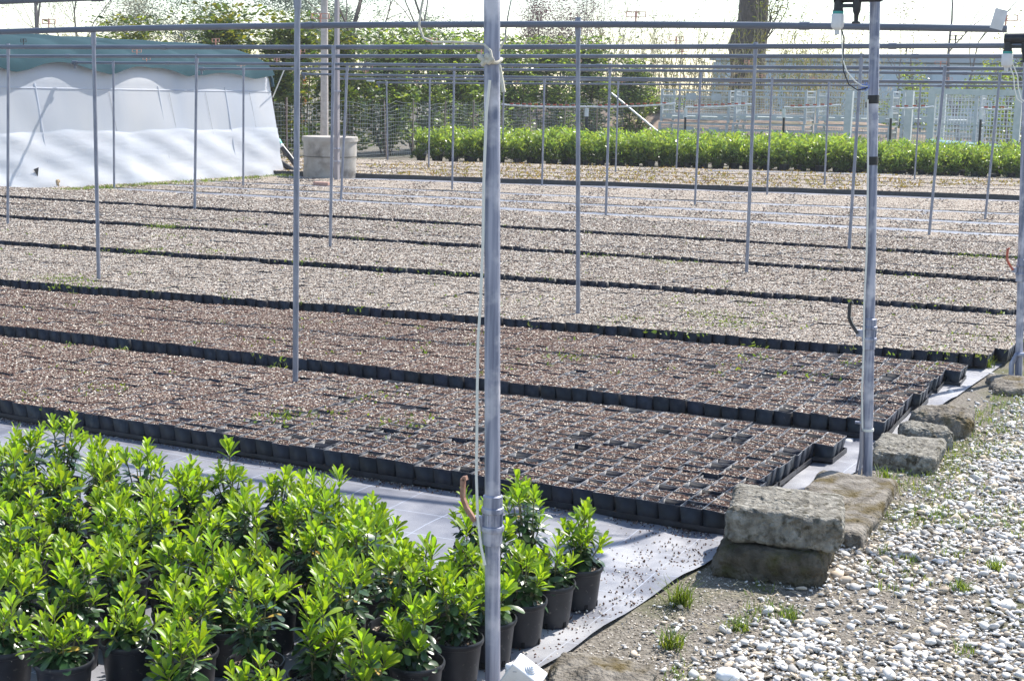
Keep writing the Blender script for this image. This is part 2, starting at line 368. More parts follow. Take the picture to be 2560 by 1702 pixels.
F = [f[::-1] for f in F]
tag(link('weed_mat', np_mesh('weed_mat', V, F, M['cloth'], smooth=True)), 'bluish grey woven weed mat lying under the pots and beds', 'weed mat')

# white gravel, every stone a small rock; it thins out into bare earth towards the mat
def ico():
    t = (1 + 5 ** .5) / 2
    v = np.array([(-1, t, 0), (1, t, 0), (-1, -t, 0), (1, -t, 0), (0, -1, t), (0, 1, t), (0, -1, -t), (0, 1, -t), (t, 0, -1), (t, 0, 1), (-t, 0, -1), (-t, 0, 1)], float)
    v /= np.linalg.norm(v[0])
    f = np.array([(0, 11, 5), (0, 5, 1), (0, 1, 7), (0, 7, 10), (0, 10, 11), (1, 5, 9), (5, 11, 4), (11, 10, 2), (10, 7, 6), (7, 1, 8), (3, 9, 4), (3, 4, 2), (3, 2, 6), (3, 6, 8), (3, 8, 9), (4, 9, 5), (2, 4, 11), (6, 2, 10), (8, 6, 7), (9, 8, 1)])
    return v, f
ICO_V, ICO_F = ico()
OCT_V = np.array([(1, 0, 0), (-1, 0, 0), (0, 1, 0), (0, -1, 0), (0, 0, 1), (0, 0, -1)], float)
OCT_F = np.array([(0, 2, 4), (2, 1, 4), (1, 3, 4), (3, 0, 4), (2, 0, 5), (1, 2, 5), (3, 1, 5), (0, 3, 5)])
PYR_V = np.array([(1, .2, 0), (-.2, 1, 0), (-1, -.2, 0), (.2, -1, 0), (.15, .1, 1)], float)
PYR_F = np.array([(0, 1, 4), (1, 2, 4), (2, 3, 4), (3, 0, 4)])
def rot_mats(n, rng, flat=1.0):
    a = rng.uniform(0, 2 * np.pi, n); ax = rng.normal(0, .35 * flat, n); ay = rng.normal(0, .35 * flat, n)
    ca, sa = np.cos(a), np.sin(a); Z = np.zeros(n); O = np.ones(n)
    Rz = np.stack([ca, -sa, Z, sa, ca, Z, Z, Z, O], -1).reshape(n, 3, 3)
    Rx = np.stack([O, Z, Z, Z, np.cos(ax), -np.sin(ax), Z, np.sin(ax), np.cos(ax)], -1).reshape(n, 3, 3)
    Ry = np.stack([np.cos(ay), Z, np.sin(ay), Z, O, Z, -np.sin(ay), Z, np.cos(ay)], -1).reshape(n, 3, 3)
    return Rz @ Rx @ Ry
def scatter(P, S, tv, tf, rng, jitter=.25, flat=1.0):
    """copies of a template rock at points P, sizes S (n,3) -> one vertex and face array"""
    n = len(P); R = rot_mats(n, rng, flat)
    loc = tv[None] * (1 + rng.normal(0, jitter, (n, len(tv), 1))) * S[:, None, :]
    V = np.einsum('nij,nkj->nki', R, loc) + P[:, None, :]
    F = tf[None] + (np.arange(n) * len(tv))[:, None, None]
    return V.reshape(-1, 3), F.reshape(-1, tf.shape[1])
def vnoise(x, y, s, seed=0):
    r = np.random.default_rng(seed).uniform(0, 1, (64, 64)); x = x * s + 100; y = y * s + 100
    xi, yi = np.floor(x).astype(int), np.floor(y).astype(int); fx, fy = x - xi, y - yi
    fx = fx * fx * (3 - 2 * fx); fy = fy * fy * (3 - 2 * fy)
    g = lambda a, b: r[a % 64, b % 64]
    return (g(xi, yi) * (1 - fx) + g(xi + 1, yi) * fx) * (1 - fy) + (g(xi, yi + 1) * (1 - fx) + g(xi + 1, yi + 1) * fx) * fy
rng = np.random.default_rng(3)
N = 150000
gx = rng.uniform(-1.75, 1.6, N); gy = 2.6 + 14.4 * rng.uniform(0, 1, N) ** 1.7
d = gx - (cloth_edge(gy) + .22)
dens = np.clip((d - .04) / .30, 0, 1) * .95
dens *= np.clip((vnoise(gx, gy, 2.2, 1) * .6 + vnoise(gx, gy, 6, 2) * .4 - .16) * 3.0, .10, 1)
dens = np.maximum(dens, np.clip((gy - 4.9) / .8, 0, 1) * np.clip(d / .18, 0, 1) * .95)
dens = np.where(d < -.1, .03, np.maximum(dens, .13 + .12 * (vnoise(gx, gy, 11, 5) > .55)))
dens *= np.where(gx > .3, .5, 1)
keep = rng.uniform(0, 1, N) < dens
gx, gy = gx[keep], gy[keep]; n = len(gx)
sz = np.clip(rng.lognormal(-4.80, .45, n), .003, .027) * np.where(rng.uniform(0, 1, n) < np.clip(1 - d[keep] / .35, 0, .8), .6, 1)
S = np.stack([sz * rng.uniform(.85, 1.5, n), sz * rng.uniform(.7, 1.1, n), sz * rng.uniform(.3, .55, n)], -1)
P = np.stack([gx, gy, .002 + S[:, 2] * .45 + rng.uniform(0, .006, n)], -1)
V, F = scatter(P, S, ICO_V, ICO_F, rng, .12)
tan_ = np.where((rng.uniform(0, 1, n) < .22)[:, None], np.array([.92, .80, .66])[None], 1.0)
tone = np.array([.62, .595, .555])[None] * rng.choice([1.0, .88, .72, .5, 1.08], n, p=[.44, .26, .13, .05, .12])[:, None] * (1 + rng.normal(0, .05, (n, 1))) * tan_
tag(link('gravel', np_mesh('gravel', V, F, M['gravel'], col=np.repeat(np.clip(tone, 0, .85), len(ICO_V), 0))), 'white limestone gravel thinning into bare earth beside the stone kerb', None, None, 'stuff')
n = 75000; x = rng.uniform(-1.9, .3, n); y = 2.8 + 5.5 * rng.uniform(0, 1, n) ** 1.5; dd = x - cloth_edge(y); k = dd > .01
x, y = x[k], y[k]; n = len(x); gs = rng.uniform(.0012, .004, n)
V, F = scatter(np.stack([x, y, gs * .5], -1), np.stack([gs * 1.3, gs, gs * .8], -1), PYR_V, PYR_F, rng, .2)
pal = np.array([(.32, .28, .23), (.22, .185, .145), (.45, .41, .36), (.14, .115, .09), (.58, .54, .48)])
tag(link('grit', np_mesh('grit', V, F, M['gravel'], col=np.repeat(pal[rng.choice(5, n, p=[.3, .26, .2, .14, .1])], 5, 0))), 'fine grey brown grit covering the bare earth', None, None, 'stuff')
# ------------------------------------------------------------------ beds of square pots
PZ = .115          # rim height
def frontpt(x, y, z): return at(x, y, z)[:2]
s2d = 2358 / 2560.
R_FRONT = [
    (frontpt(31 * s2d, 1002 * s2d, PZ), frontpt(1812.5 * s2d, 1278 * s2d, PZ)),
    (frontpt(6 * s2d, 812 * s2d, PZ), frontpt(2209.7 * s2d, 1056 * s2d, PZ)),
    (frontpt(6 * s2d, 698 * s2d, PZ), frontpt(2472 * s2d, 888 * s2d, PZ)),
    (frontpt(0, 578, 0), frontpt(2345, 745, 0)),
    (frontpt(0, 515, 0), frontpt(2340, 668, 0)),
    (frontpt(100, 473, 0), frontpt(2350, 614, 0)),
    (frontpt(815, 487, 0), frontpt(2358, 573, 0)),
]
GAP = [.33, .38, .36, .34, .36, .30]
RIGHT = [None, None, None, -1.05, -1.0, -.95]
def yline(i, X):
    (a, b) = R_FRONT[i]; t = (X - a[0]) / (b[0] - a[0]); return a[1] + (b[1] - a[1]) * t
PW = .097          # pot pitch
pots = []          # x, y, z, rz, tiltx, tilty, bed, soil depth
trays = []
prng = np.random.default_rng(11)
for bi in range(6):
    xr = R_FRONT[bi][1][0] if RIGHT[bi] is None else RIGHT[bi]
    yr = yline(bi, xr)
    depth_r = yline(bi + 1, xr) - GAP[bi] - yr
    nrow = int(round(depth_r / (3 * PW))) * 3
    ntr = nrow // 3
    jog = prng.uniform(-.12, .22, ntr) * PW; jog[0] = 0
    if bi < 2: jog[-1] = PW * .95; jog[2] = -.02
    if bi == 2: jog[1] = PW * .9; jog[2] = PW * 1.1; jog[3] = PW * 1.2
    ncol = int((xr + 1.04 * (yr + 1.7) + .4) / PW); ncol = (ncol // 5 + 1) * 5
    for tr in range(ntr):
        wob = prng.uniform(-.004, .004)
        tz = prng.normal(0, .0025, ncol // 5 + 1); ty = prng.normal(0, .005, ncol // 5 + 1)
        for c in range(ncol):
            tc = c // 5
            X = xr + jog[tr] - (c + .5) * PW - tc * .006
            dep = yline(bi + 1, X) - GAP[bi] - yline(bi, X)
            pitch_y = dep / nrow
            if X < -1.06 * (yline(bi, X) + dep) - .5: continue
            for r in range(3):
                Y = yline(bi, X) + (tr * 3 + r + .5) * pitch_y + ty[tc] * .6
                lean = (prng.normal(0, .02) + (.06 if c == 0 else 0))
                pots.append((X + prng.normal(0, .0015), Y + prng.normal(0, .0015), PZ + tz[tc] + prng.normal(0, .0022) - .004, prng.normal(0, .02), prng.normal(0, .02), lean, bi, prng.choice([.003, .005, .008, .014, .024], p=[.36, .32, .18, .10, .04]), min(1.0, pitch_y / PW), c, tr * 3 + r))
            if c % 5 == 2:
                (tr == 0 or tc == 0) and trays.append((X, yline(bi, X) + (tr * 3 + 1.5) * pitch_y + ty[tc] * .6, tz[tc], bi, pitch_y * 3, math.atan2(R_FRONT[bi][1][1] - R_FRONT[bi][0][1], R_FRONT[bi][1][0] - R_FRONT[bi][0][0]), tc, tr))
pots = np.array(pots)
full_ = np.clip((-pots[:, 0] - 2.6) / 3.2 + .5 * (pots[:, 6] == 1) * np.clip((-pots[:, 0] - 2) / 2, 0, 1), 0, 1); full_ = np.where(pots[:, 6] >= 2, 1.0, full_)
pots[:, 7] = pots[:, 7] * (1 - .8 * full_) - .002 * full_
pj = projd(pots[:, :3])
inv = (pj[:, 0] > -60) & (pj[:, 0] < 2420) & (pj[:, 1] < 1600)
pots = pots[inv | (pots[:, 6] < 2)]; pj = projd(pots[:, :3])
score = np.where((pj[:, 0] > 0) & (pj[:, 0] < 2358) & (pj[:, 1] < 1568), pj[:, 2], 1e6)
order = np.argsort(score)
N_IND = 300
ind, rest = order[:N_IND], order[N_IND:]

H_POT = .088
def pot_arrays(full=True):
    o, i, b = .0478, .0452, .039        # outer rim, inner rim, outer bottom
    sq = lambda a, z: [(-a, -a, z), (a, -a, z), (a, a, z), (-a, a, z)]
    if full:
        V = sq(b, -H_POT) + sq(o, 0) + sq(i, .0) + sq(i - .003, -.03)
        F = []
        for k in range(4):
            q = (k + 1) % 4
            F += [(k, q, 4 + q, 4 + k), (4 + k, 4 + q, 8 + q, 8 + k), (8 + k, 8 + q, 12 + q, 12 + k)]
    else:
        V = sq(b, -H_POT) + sq(o, 0) + sq(i - .001, -.006)
        F = []
        for k in range(4):
            q = (k + 1) % 4
            F += [(k, q, 4 + q, 4 + k), (4 + k, 4 + q, 8 + q, 8 + k)]
    return np.array(V, float), np.array(F)
def pot_xf(p):
    """rotation (n,3,3) and translation for pot rows p"""
    a, tx, ty = p[:, 3], p[:, 4], p[:, 5]
    n = len(p); O, Z = np.ones(n), np.zeros(n)
    Rz = np.stack([np.cos(a), -np.sin(a), Z, np.sin(a), np.cos(a), Z, Z, Z, O], -1).reshape(n, 3, 3)
    Rx = np.stack([O, Z, Z, Z, np.cos(tx), -np.sin(tx), Z, np.sin(tx), np.cos(tx)], -1).reshape(n, 3, 3)
    Ry = np.stack([np.cos(ty), Z, np.sin(ty), Z, O, Z, -np.sin(ty), Z, np.cos(ty)], -1).reshape(n, 3, 3)
    return Rz @ Rx @ Ry, p[:, :3]
BARK = np.array([(.105, .062, .050), (.155, .098, .08), (.055, .036, .03), (.25, .18, .145), (.46, .40, .33), (.66, .61, .53)])
BARK_P = [.26, .24, .10, .15, .14, .11]
PUM = np.array([(.12, .085, .07), (.20, .15, .125), (.34, .29, .245), (.49, .445, .39), (.65, .61, .55), (.055, .045, .04)])
PUM = PUM * .80
PUM_P = [.15, .15, .20, .22, .18, .10]
def grains(p, per, tv, tf, rng, smin, smax, zoff=0.0):
    """grains lying on the soil of pots p"""
    n = len(p) * per; R, T = pot_xf(p); idx = np.repeat(np.arange(len(p)), per)
    h = .0425 * p[idx, 8]
    l = np.stack([rng.uniform(-.0425, .0425, n) * np.where(p[idx, 7] < .002, 1.13, 1), rng.uniform(-1, 1, n) * h * np.where(p[idx, 7] < .002, 1.13, 1), -p[idx, 7] + rng.uniform(-.003, .003, n) + zoff], -1)
    P = np.einsum('nij,nj->ni', R[idx], l) + T[idx]
    s = rng.uniform(smin, smax, n) * rng.uniform(.6, 1.25, n)
    S = np.stack([s * rng.uniform(.8, 1.6, n), s * rng.uniform(.6, 1.1, n), s * rng.uniform(.45, .95, n)], -1)
    V, F = scatter(P, S, tv, tf, rng, .18)
    bed = p[idx, 6]; pum = bed >= 2
    c = np.where(pum[:, None], PUM[rng.choice(6, n, p=PUM_P)], BARK[rng.choice(6, n, p=BARK_P)]) * (1 + rng.normal(0, .12, (n, 1)))
    return V, F, np.repeat(np.clip(c, .01, .8), len(tv), 0)

# the nearest pots, one object each: pot wall mesh shared, four soil meshes shared
pv, pf = pot_arrays(True)
RIM = np.array([0, 1, 0] * 4)
pot_me = np_mesh('square_pot', pv, pf, [M['pot_pl'], M['pot_rim']], mi=RIM)
soil_me = []
srng = np.random.default_rng(5)
for k in range(8):
    dep = [.003, .004, .004, .006, .005, .008, .013, .023][k]
    gN = 7; xs = np.linspace(-.0445, .0445, gN)
    V = [(x, y, -dep + srng.normal(0, .002)) for y in xs for x in xs]
    F = [(a * gN + b, a * gN + b + 1, (a + 1) * gN + b + 1, (a + 1) * gN + b) for a in range(gN - 1) for b in range(gN - 1)]
    fake = np.zeros((1, 9)); fake[0, 7] = dep; fake[0, 8] = 1
    gv, gf, gc = grains(fake, 85, OCT_V, OCT_F, srng, .0026, .0056)
    V = np.concatenate([np.array(V), gv]); nb = gN * gN
    Ft = [t for q in F for t in ((q[0], q[1], q[2]), (q[0], q[2], q[3]))]
    Fa = np.concatenate([np.array(Ft), gf + nb])
    col = np.concatenate([np.full((nb, 3), (.05, .03, .022)), gc])
    mi = np.concatenate([np.zeros(len(Ft)), np.ones(len(gf))])
    soil_me.append(np_mesh('potting_soil', V, Fa, [M['bark_soil'], M['grain']], col=col, mi=mi))
for k in ind:
    p = pots[k]
    o = link('square_pot', pot_me); o.location = p[:3]; o.rotation_euler = (p[4], p[5], p[3]); o.scale = (1, float(p[8]), 1)
    bed = 'nearest' if p[6] == 0 else 'second nearest'
    tag(o, f'black square pot, {ORD[int(p[9])]} from the right, {ORD[int(p[10])]} row, {bed} bed', 'pot', f'square pots in the {bed} bed')
    q = link('potting_soil', soil_me[int(prng.integers(0, 8)) if p[7] > .0025 else int(prng.integers(0, 4))], o, rot=(0, 0, float(prng.choice([0, 1, 2, 3])) * math.pi / 2))
    q['kind'] = 'stuff'
# the remaining pots: one object of walls, one of compost
PV, PF, PM, nb = [], [], [], 0
for full, sel in ((True, rest[pots[rest, 6] < 3]), (False, rest[pots[rest, 6] >= 3])):
    v, f = pot_arrays(full); p = pots[sel]; R, T = pot_xf(p)
    sc = np.ones((len(p), 1, 3)); sc[:, 0, 1] = p[:, 8]
    W = np.einsum('nij,nkj->nki', R, v[None] * sc) + T[:, None]
    PV.append(W.reshape(-1, 3)); PF.append((f[None] + (np.arange(len(p)) * len(v))[:, None, None]).reshape(-1, 4) + nb); nb += W.shape[0] * W.shape[1]
    PM.append(np.tile(RIM if full else [0, 0] * 4, len(p)))
tag(link('square_pots', np_mesh('square_pots', np.concatenate(PV), np.concatenate(PF), [M['pot_pl'], M['pot_rim']], mi=np.concatenate(PM))), 'thousands of small black square pots set rim to rim in the farther beds', None, None, 'stuff')
SV, SF, SM, SCc, nb = [], [], [], [], 0
p = pots[rest]; R, T = pot_xf(p)
qv = np.array([(-.0458, -.0458, 0), (.0458, -.0458, 0), (.0458, .0458, 0), (-.0458, .0458, 0)])
loc = np.repeat(qv[None], len(p), 0) * np.stack([np.ones(len(p)), p[:, 8], np.ones(len(p))], -1)[:, None]; loc[:, :, 2] = -p[:, 7][:, None]
W = np.einsum('nij,nkj->nki', R, loc) + T[:, None]
base = np.arange(len(p))[:, None] * 4
SV.append(W.reshape(-1, 3)); tri = np.concatenate([base + np.array([0, 1, 2]), base + np.array([0, 2, 3])])
SF.append(tri); pm = (p[:, 6] >= 2).astype(int); SM.append(np.concatenate([pm, pm])); SCc.append(np.full((len(p) * 4, 3), .05)); nb = len(p) * 4
for beds, per, lo, hi in (((0,), 62, .003, .006), ((1,), 52, .003, .0062), ((2,), 36, .0045, .008), ((3,), 22, .006, .0105), ((4, 5), 16, .007, .0125)):
    sel = p[np.isin(p[:, 6], beds)]
    v, f, c = grains(sel, per, PYR_V, PYR_F, prng, lo, hi, .001)
    SV.append(v); SF.append(f + nb); nb += len(v); SM.append(np.full(len(f), 2)); SCc.append(c)
tag(link('potting_soil', np_mesh('potting_soil', np.concatenate(SV), np.concatenate(SF), [*SOILS, M['grain']], col=np.concatenate(SCc), mi=np.concatenate(SM))), 'bark and pumice compost filling the square pots of the farther beds', None, None, 'stuff')

# shallow carry trays under the two nearest beds
def tray_mesh(dy):
    t = MB(); W, D, Hh = .492, dy - .006, .026
    t.box((0, 0, .004), (W, D, .006))
    for s in (-1, 1):
        t.box((0, s * (D / 2 - .002), Hh / 2 + .001), (W, .004, Hh))
        t.box((s * (W / 2 - .002), 0, Hh / 2 + .001), (.004, D - .009, Hh))
    return t.mesh('carry_tray', M['black_pl'])
tm = {}
ntr = 0
for X, Y, tz, bi, dy, an, tcc, trr in trays:
    if bi > 1: continue
    q = projd((X, Y, 0))
    if q[0] < -120: continue
    key = (bi, round(dy, 2))
    if key not in tm: tm[key] = tray_mesh(dy)
    o = link('carry_tray', tm[key]); o.location = (X, Y, .013); o.rotation_euler = (0, 0, an)
    bed = ('nearest', 'second nearest')[bi]
    tag(o, f'shallow black tray, {ORD[tcc]} from the right, {ORD[trr]} tray row, {bed} bed', 'tray', f'carry trays of the {bed} bed')

# farther strips: compost slabs on the mat, grey cloth between
STRIPS = [((815, 487), (2358, 573), (1100, 491), (2358, 545)), ((1100, 489), (2358, 543), (1460, 488), (2358, 521)),
          ((820, 458), (2358, 519), (815, 432), (2358, 495)), ((820, 430), (2358, 493), (815, 414), (2358, 466))]
def strip(a, b, c, d, name, label, ztop, m_top, m_front, n_gr, pal, palp, gs):
    a, b, c, d = [at(*q, 0)[:2] for q in (a, b, c, d)]
    def ext(p, q, X): return p + (q - p) * (X - p[0]) / (q[0] - p[0])
    xl0, xl1 = -1.0 * a[1] - 2.2, -1.0 * c[1] - 2.2
    A, B, Cc, Dd = ext(a, b, xl0), ext(a, b, -.95), ext(c, d, xl1), ext(c, d, -.95)
    g = MB(); n = 60
    for i in range(n + 1):
        t = i / n; f = A + (B - A) * t; k = Cc + (Dd - Cc) * t
        f = f + np.array([0, .02 * math.sin(i * 1.7)])
        for pnt, z in ((f, .006), (f + [0, .008], ztop), (k - [0, .05], ztop), (k - [0, .03], .006)):
            g.v.append((pnt[0], pnt[1], z + (.006 * math.sin(i * 2.3 + z * 50) if z > .01 else 0)))
    for i in range(n):
        for j in range(3):
            g.f.append([i * 4 + j, (i + 1) * 4 + j, (i + 1) * 4 + j + 1, i * 4 + j + 1]); g.m.append(1 if j == 0 else 0)
    root = thing(name, label, 'bed', (0, 0, 0))
    g.build('compost', [m_top, m_front], root)
    rg = np.random.default_rng(len(label) + int(a[1] * 7))
    t, s = rg.uniform(0, 1, n_gr), rg.uniform(.01, .97, n_gr)
    F0 = A[None] + (B - A)[None] * t[:, None]; K0 = Cc[None] + (Dd - Cc)[None] * t[:, None]
    Pq = F0 + (K0 - F0) * s[:, None]
    P3 = np.concatenate([Pq, np.full((n_gr, 1), ztop - .002)], 1)
    sz = rg.uniform(gs * .6, gs * 1.4, n_gr); S = np.stack([sz * 1.4, sz, sz * .8], -1)
    v, f = scatter(P3, S, PYR_V, PYR_F, rg, .2)
    cc = pal[rg.choice(len(pal), n_gr, p=palp)] * (1 + rg.normal(0, .1, (n_gr, 1)))
    o = link('grains', np_mesh('grains', v, f, M['grain'], col=np.repeat(np.clip(cc, .01, .8), 5, 0)), root); o['kind'] = 'stuff'
    return A, B, Cc, Dd
edge_dark = M['black_pl']
names = ['strip of pale pumice compost behind the sixth row of black pots', 'strip of pumice compost behind the first grey cloth line', 'wide strip of pumice compost before the far black edging', 'strip of pumice compost directly under the far black edging']
bands = [((700, 475), (2358, 567), (700, 462), (2358, 549)), ((700, 457), (2358, 543), (700, 445), (2358, 523)), ((700, 441), (2358, 518), (700, 431), (2358, 498)), ((700, 428), (2358, 494), (760, 413), (2358, 467))]
for q, lb in zip(bands, names):
    strip(*q, 'compost_bed', lb, .022, M['pumice_soil'], M['pumice_soil'], 12000, PUM * .82, PUM_P, .0135)
far = [((815, 411), (2358, 463), (815, 405), (2358, 450)), ((815, 404), (2358, 449), (840, 397), (2358, 440)), ((840, 396), (2358, 439), (860, 389), (2358, 430)), ((860, 388), (2358, 429), (900, 378), (2358, 419))]
fl = ['far bed of yellowish seedlings with a black front edging', 'second far bed of yellowish seedlings in black pots', 'third far bed of yellowish seedlings in black pots', 'farthest bed of yellow seedlings at the foot of the laurels']
FARB = []
for q, lb in zip(far, fl):
    FARB.append(strip(*q, 'seedling_bed', lb, .10, M['pumice_soil'], edge_dark, 5000, PUM, PUM_P, .015))
# ------------------------------------------------------------------ seedlings and weeds
def leaf_quads(P, size, rng, upright=.5, aspect=.45):
    """bent leaf blades (two quads) at P"""
    n = len(P); a = rng.uniform(0, 2 * np.pi, n)
    d = np.stack([np.cos(a), np.sin(a), rng.uniform(-.1, 1, n) * upright * 2], -1); d /= np.linalg.norm(d, axis=1)[:, None]
    sd = np.cross(d, rng.normal(0, 1, (n, 3))); sd /= np.linalg.norm(sd, axis=1)[:, None] + 1e-9
    s = (size * rng.uniform(.6, 1.3, n))[:, None]
    up = np.cross(sd, d)
    c0 = P; c1 = P + d * s * .55 + up * s * .08; c2 = P + d * s
    w = sd * s * aspect * .5
    V = np.stack([c0 - w * .3, c0 + w * .3, c1 + w, c1 - w, c2 + w * .35, c2 - w * .35], 1).reshape(-1, 3)
    b = np.arange(n)[:, None] * 6
    F = np.concatenate([b + np.array([0, 1, 2, 3]), b + np.array([3, 2, 4, 5])])
    return V, F
rg = np.random.default_rng(21)
P = []
for A, B, Cc, Dd in FARB:
    n = 1300; t, s = rg.uniform(0, 1, n), (np.floor(rg.uniform(0, 8, n)) + .5 + rg.normal(0, .08, n)) / 8
    f = A + (B - A) * t[:, None]; k = Cc + (Dd - Cc) * t[:, None]; q = f + (k - f) * s[:, None]
    keep = vnoise(q[:, 0], q[:, 1], .5, 4) > .3
    P.append(np.concatenate([q, np.full((n, 1), .10)], 1)[keep])
P = np.concatenate(P); P = np.repeat(P, 3, 0) + rg.normal(0, .012, (len(P) * 3, 3)) * [1, 1, .3]
v, f = leaf_quads(P, .045, rg, .8, .5)
tag(link('seedlings', np_mesh('seedlings', v, f, M['seedling'])), 'tiny yellow green seedlings dotting the far beds', None, None, 'stuff')

def blades(P, L, rng, width=.0035, spread=.6, n_per=1):
    n = len(P); a = rng.uniform(0, 2 * np.pi, n); sp = rng.uniform(.1, 1, n) * spread
    d = np.stack([np.cos(a) * sp, np.sin(a) * sp, np.ones(n)], -1); d /= np.linalg.norm(d, axis=1)[:, None]
    l = (L * rng.uniform(.5, 1.2, n))[:, None]
    side = np.stack([-np.sin(a), np.cos(a), np.zeros(n)], -1) * width
    out = np.stack([np.cos(a), np.sin(a), np.zeros(n)], -1)
    c1 = P + d * l * .55; c2 = P + d * l * .9 + out * l * .25
    V = np.stack([P - side, P + side, c1 + side * .8, c1 - side * .8, c2 + side * .15, c2 - side * .15], 1).reshape(-1, 3)
    b = np.arange(n)[:, None] * 6
    return V, np.concatenate([b + np.array([0, 1, 2, 3]), b + np.array([3, 2, 4, 5])])
# weeds in the beds, mostly where the photograph has clumps
W = []
clumps = [(130, 640, 40), (170, 645, 30), (340, 575, 25), (500, 578, 14), (375, 520, 30), (400, 545, 14), (1640, 725, 40), (1690, 745, 34), (1770, 730, 14), (1540, 603, 16), (1290, 820, 8), (650, 955, 14), (740, 955, 6),
          (240, 893, 8), (950, 970, 10), (1560, 690, 10), (1740, 700, 8), (2150, 690, 8), (1000, 527, 14), (820, 540, 10), (2260, 590, 24), (2200, 810, 14), (1420, 735, 14), (180, 655, 10), (560, 505, 10), (850, 905, 6), (2080, 640, 12), (1560, 760, 10), (2290, 780, 16), (80, 915, 6), (920, 520, 8), (1350, 590, 10), (700, 600, 10), (1050, 630, 8), (1200, 690, 8), (1850, 860, 6), (620, 790, 6)]
for x, y, k in clumps:
    c = at(x, y, PZ)
    W.append(c + rg.normal(0, 1, (k * 5, 3)) * [.10, .10, 0] * (.5 + c[1] / 14) - [0, 0, .012])
for _ in range(330):
    x, y = rg.uniform(0, 2358), rg.uniform(450, 860)
    c = at(x, y, PZ)
    if c[1] > 18 or c[0] > -1.3: continue
    W.append(c + rg.normal(0, .03, (5, 3)) * [1, 1, 0] - [0, 0, .01])
W = np.concatenate(W)
v1, f1 = leaf_quads(W, .026, rg, .9, .4)
v2, f2 = blades(W[::2], .04, rg, .0016)
tag(link('weeds', np_mesh('weeds', np.concatenate([v1, v2]), np.concatenate([f1, f2 + len(v1)]), M['grass'])), 'bright green weed seedlings sprouting among the pots', None, None, 'stuff')
# grass at the greenhouse foot and in the gravel
G = []
for _ in range(500):
    t = rg.uniform(0, 1); Y = 16 + t * 9.2
    G.append((-17.35 + .03 * (Y - 17) + abs(rg.normal(0, .22)), Y, 0.0))
G = np.repeat(np.array(G), 7, 0); G = G + rg.normal(0, .03, G.shape) * [1, 1, 0]
vg, fg = blades(G, .075, rg, .005, .9)
Gn = 16000
x = rg.uniform(-1.45, 1.2, Gn); y = 3.0 + 10 * rg.uniform(0, 1, Gn) ** 1.3
pn = vnoise(x, y, 3.0, 8) * .55 + vnoise(x, y, 9, 9) * .45
k = (pn > .60) & (x > cloth_edge(y) + .2)
side = (x < cloth_edge(y) + .52) & (x > cloth_edge(y) + .2) & (y > 6) & (pn > .44)
k = k | side
Gp = np.stack([x, y, np.zeros(Gn)], -1)[k]; Gp = np.repeat(Gp, 4, 0) + rg.normal(0, .012, (k.sum() * 4, 3)) * [1, 1, 0]
v3, f3 = blades(Gp, .042, rg, .0016, 1.0)
tag(link('grass', np_mesh('grass', np.concatenate([vg, v3]), np.concatenate([fg, f3 + len(vg)]), M['grass'])), 'patchy short grass growing through the gravel and along the greenhouse wall', None, None, 'stuff')
# dry straw on the gravel
n = 3600; x = rg.uniform(-1.6, .6, n); y = 3.2 + 6 * rg.uniform(0, 1, n) ** 1.4; k = x > cloth_edge(y) + .15
a = rg.uniform(0, 6.28, n); l = rg.uniform(.012, .05, n)
P = np.stack([x, y, rg.uniform(.008, .022, n)], -1)[k]; a = a[k]; l = l[k]
dv = np.stack([np.cos(a), np.sin(a), rg.normal(0, .1, len(a))], -1) * l[:, None]; sd = np.stack([-np.sin(a), np.cos(a), 0 * a], -1) * .0009
v = np.stack([P - sd, P + dv - sd, P + dv + sd, P + sd], 1).reshape(-1, 3)
v[2::4, 2] += .001; v[3::4, 2] += .001
tag(link('straw', np_mesh('straw', v, np.arange(len(v)).reshape(-1, 4), M['straw'])), 'scattered dry straw and stalks lying over the gravel', None, None, 'stuff')
# soil crumbs spilt on the mat
n = 900; y = 3.6 + 2.1 * rg.uniform(0, 1, n); x = cloth_edge(y) - np.abs(rg.normal(0, .22, n)) - .01
S = rg.uniform(.002, .006, (n, 3)); v, f = scatter(np.stack([x, y, np.full(n, .014)], -1), S, OCT_V, OCT_F, rg, .2)
n2 = 1500; t = rg.uniform(0, 1, n2); bx = R_FRONT[0][1][0] - t * 4.2; by = np.array([yline(0, q) for q in bx]) - np.abs(rg.normal(0, .04, n2)) + .01
v2, f2 = scatter(np.stack([bx, by, np.full(n2, .013)], -1), rg.uniform(.002, .006, (n2, 3)), OCT_V, OCT_F, rg, .2)
cc = BARK[rg.choice(6, n + n2, p=BARK_P)]
tag(link('spilt_compost', np_mesh('spilt_compost', np.concatenate([v, v2]), np.concatenate([f, f2 + len(v)]), M['grain'], col=np.repeat(cc, 6, 0))), 'crumbs of compost spilt on the weed mat', None, None, 'stuff')

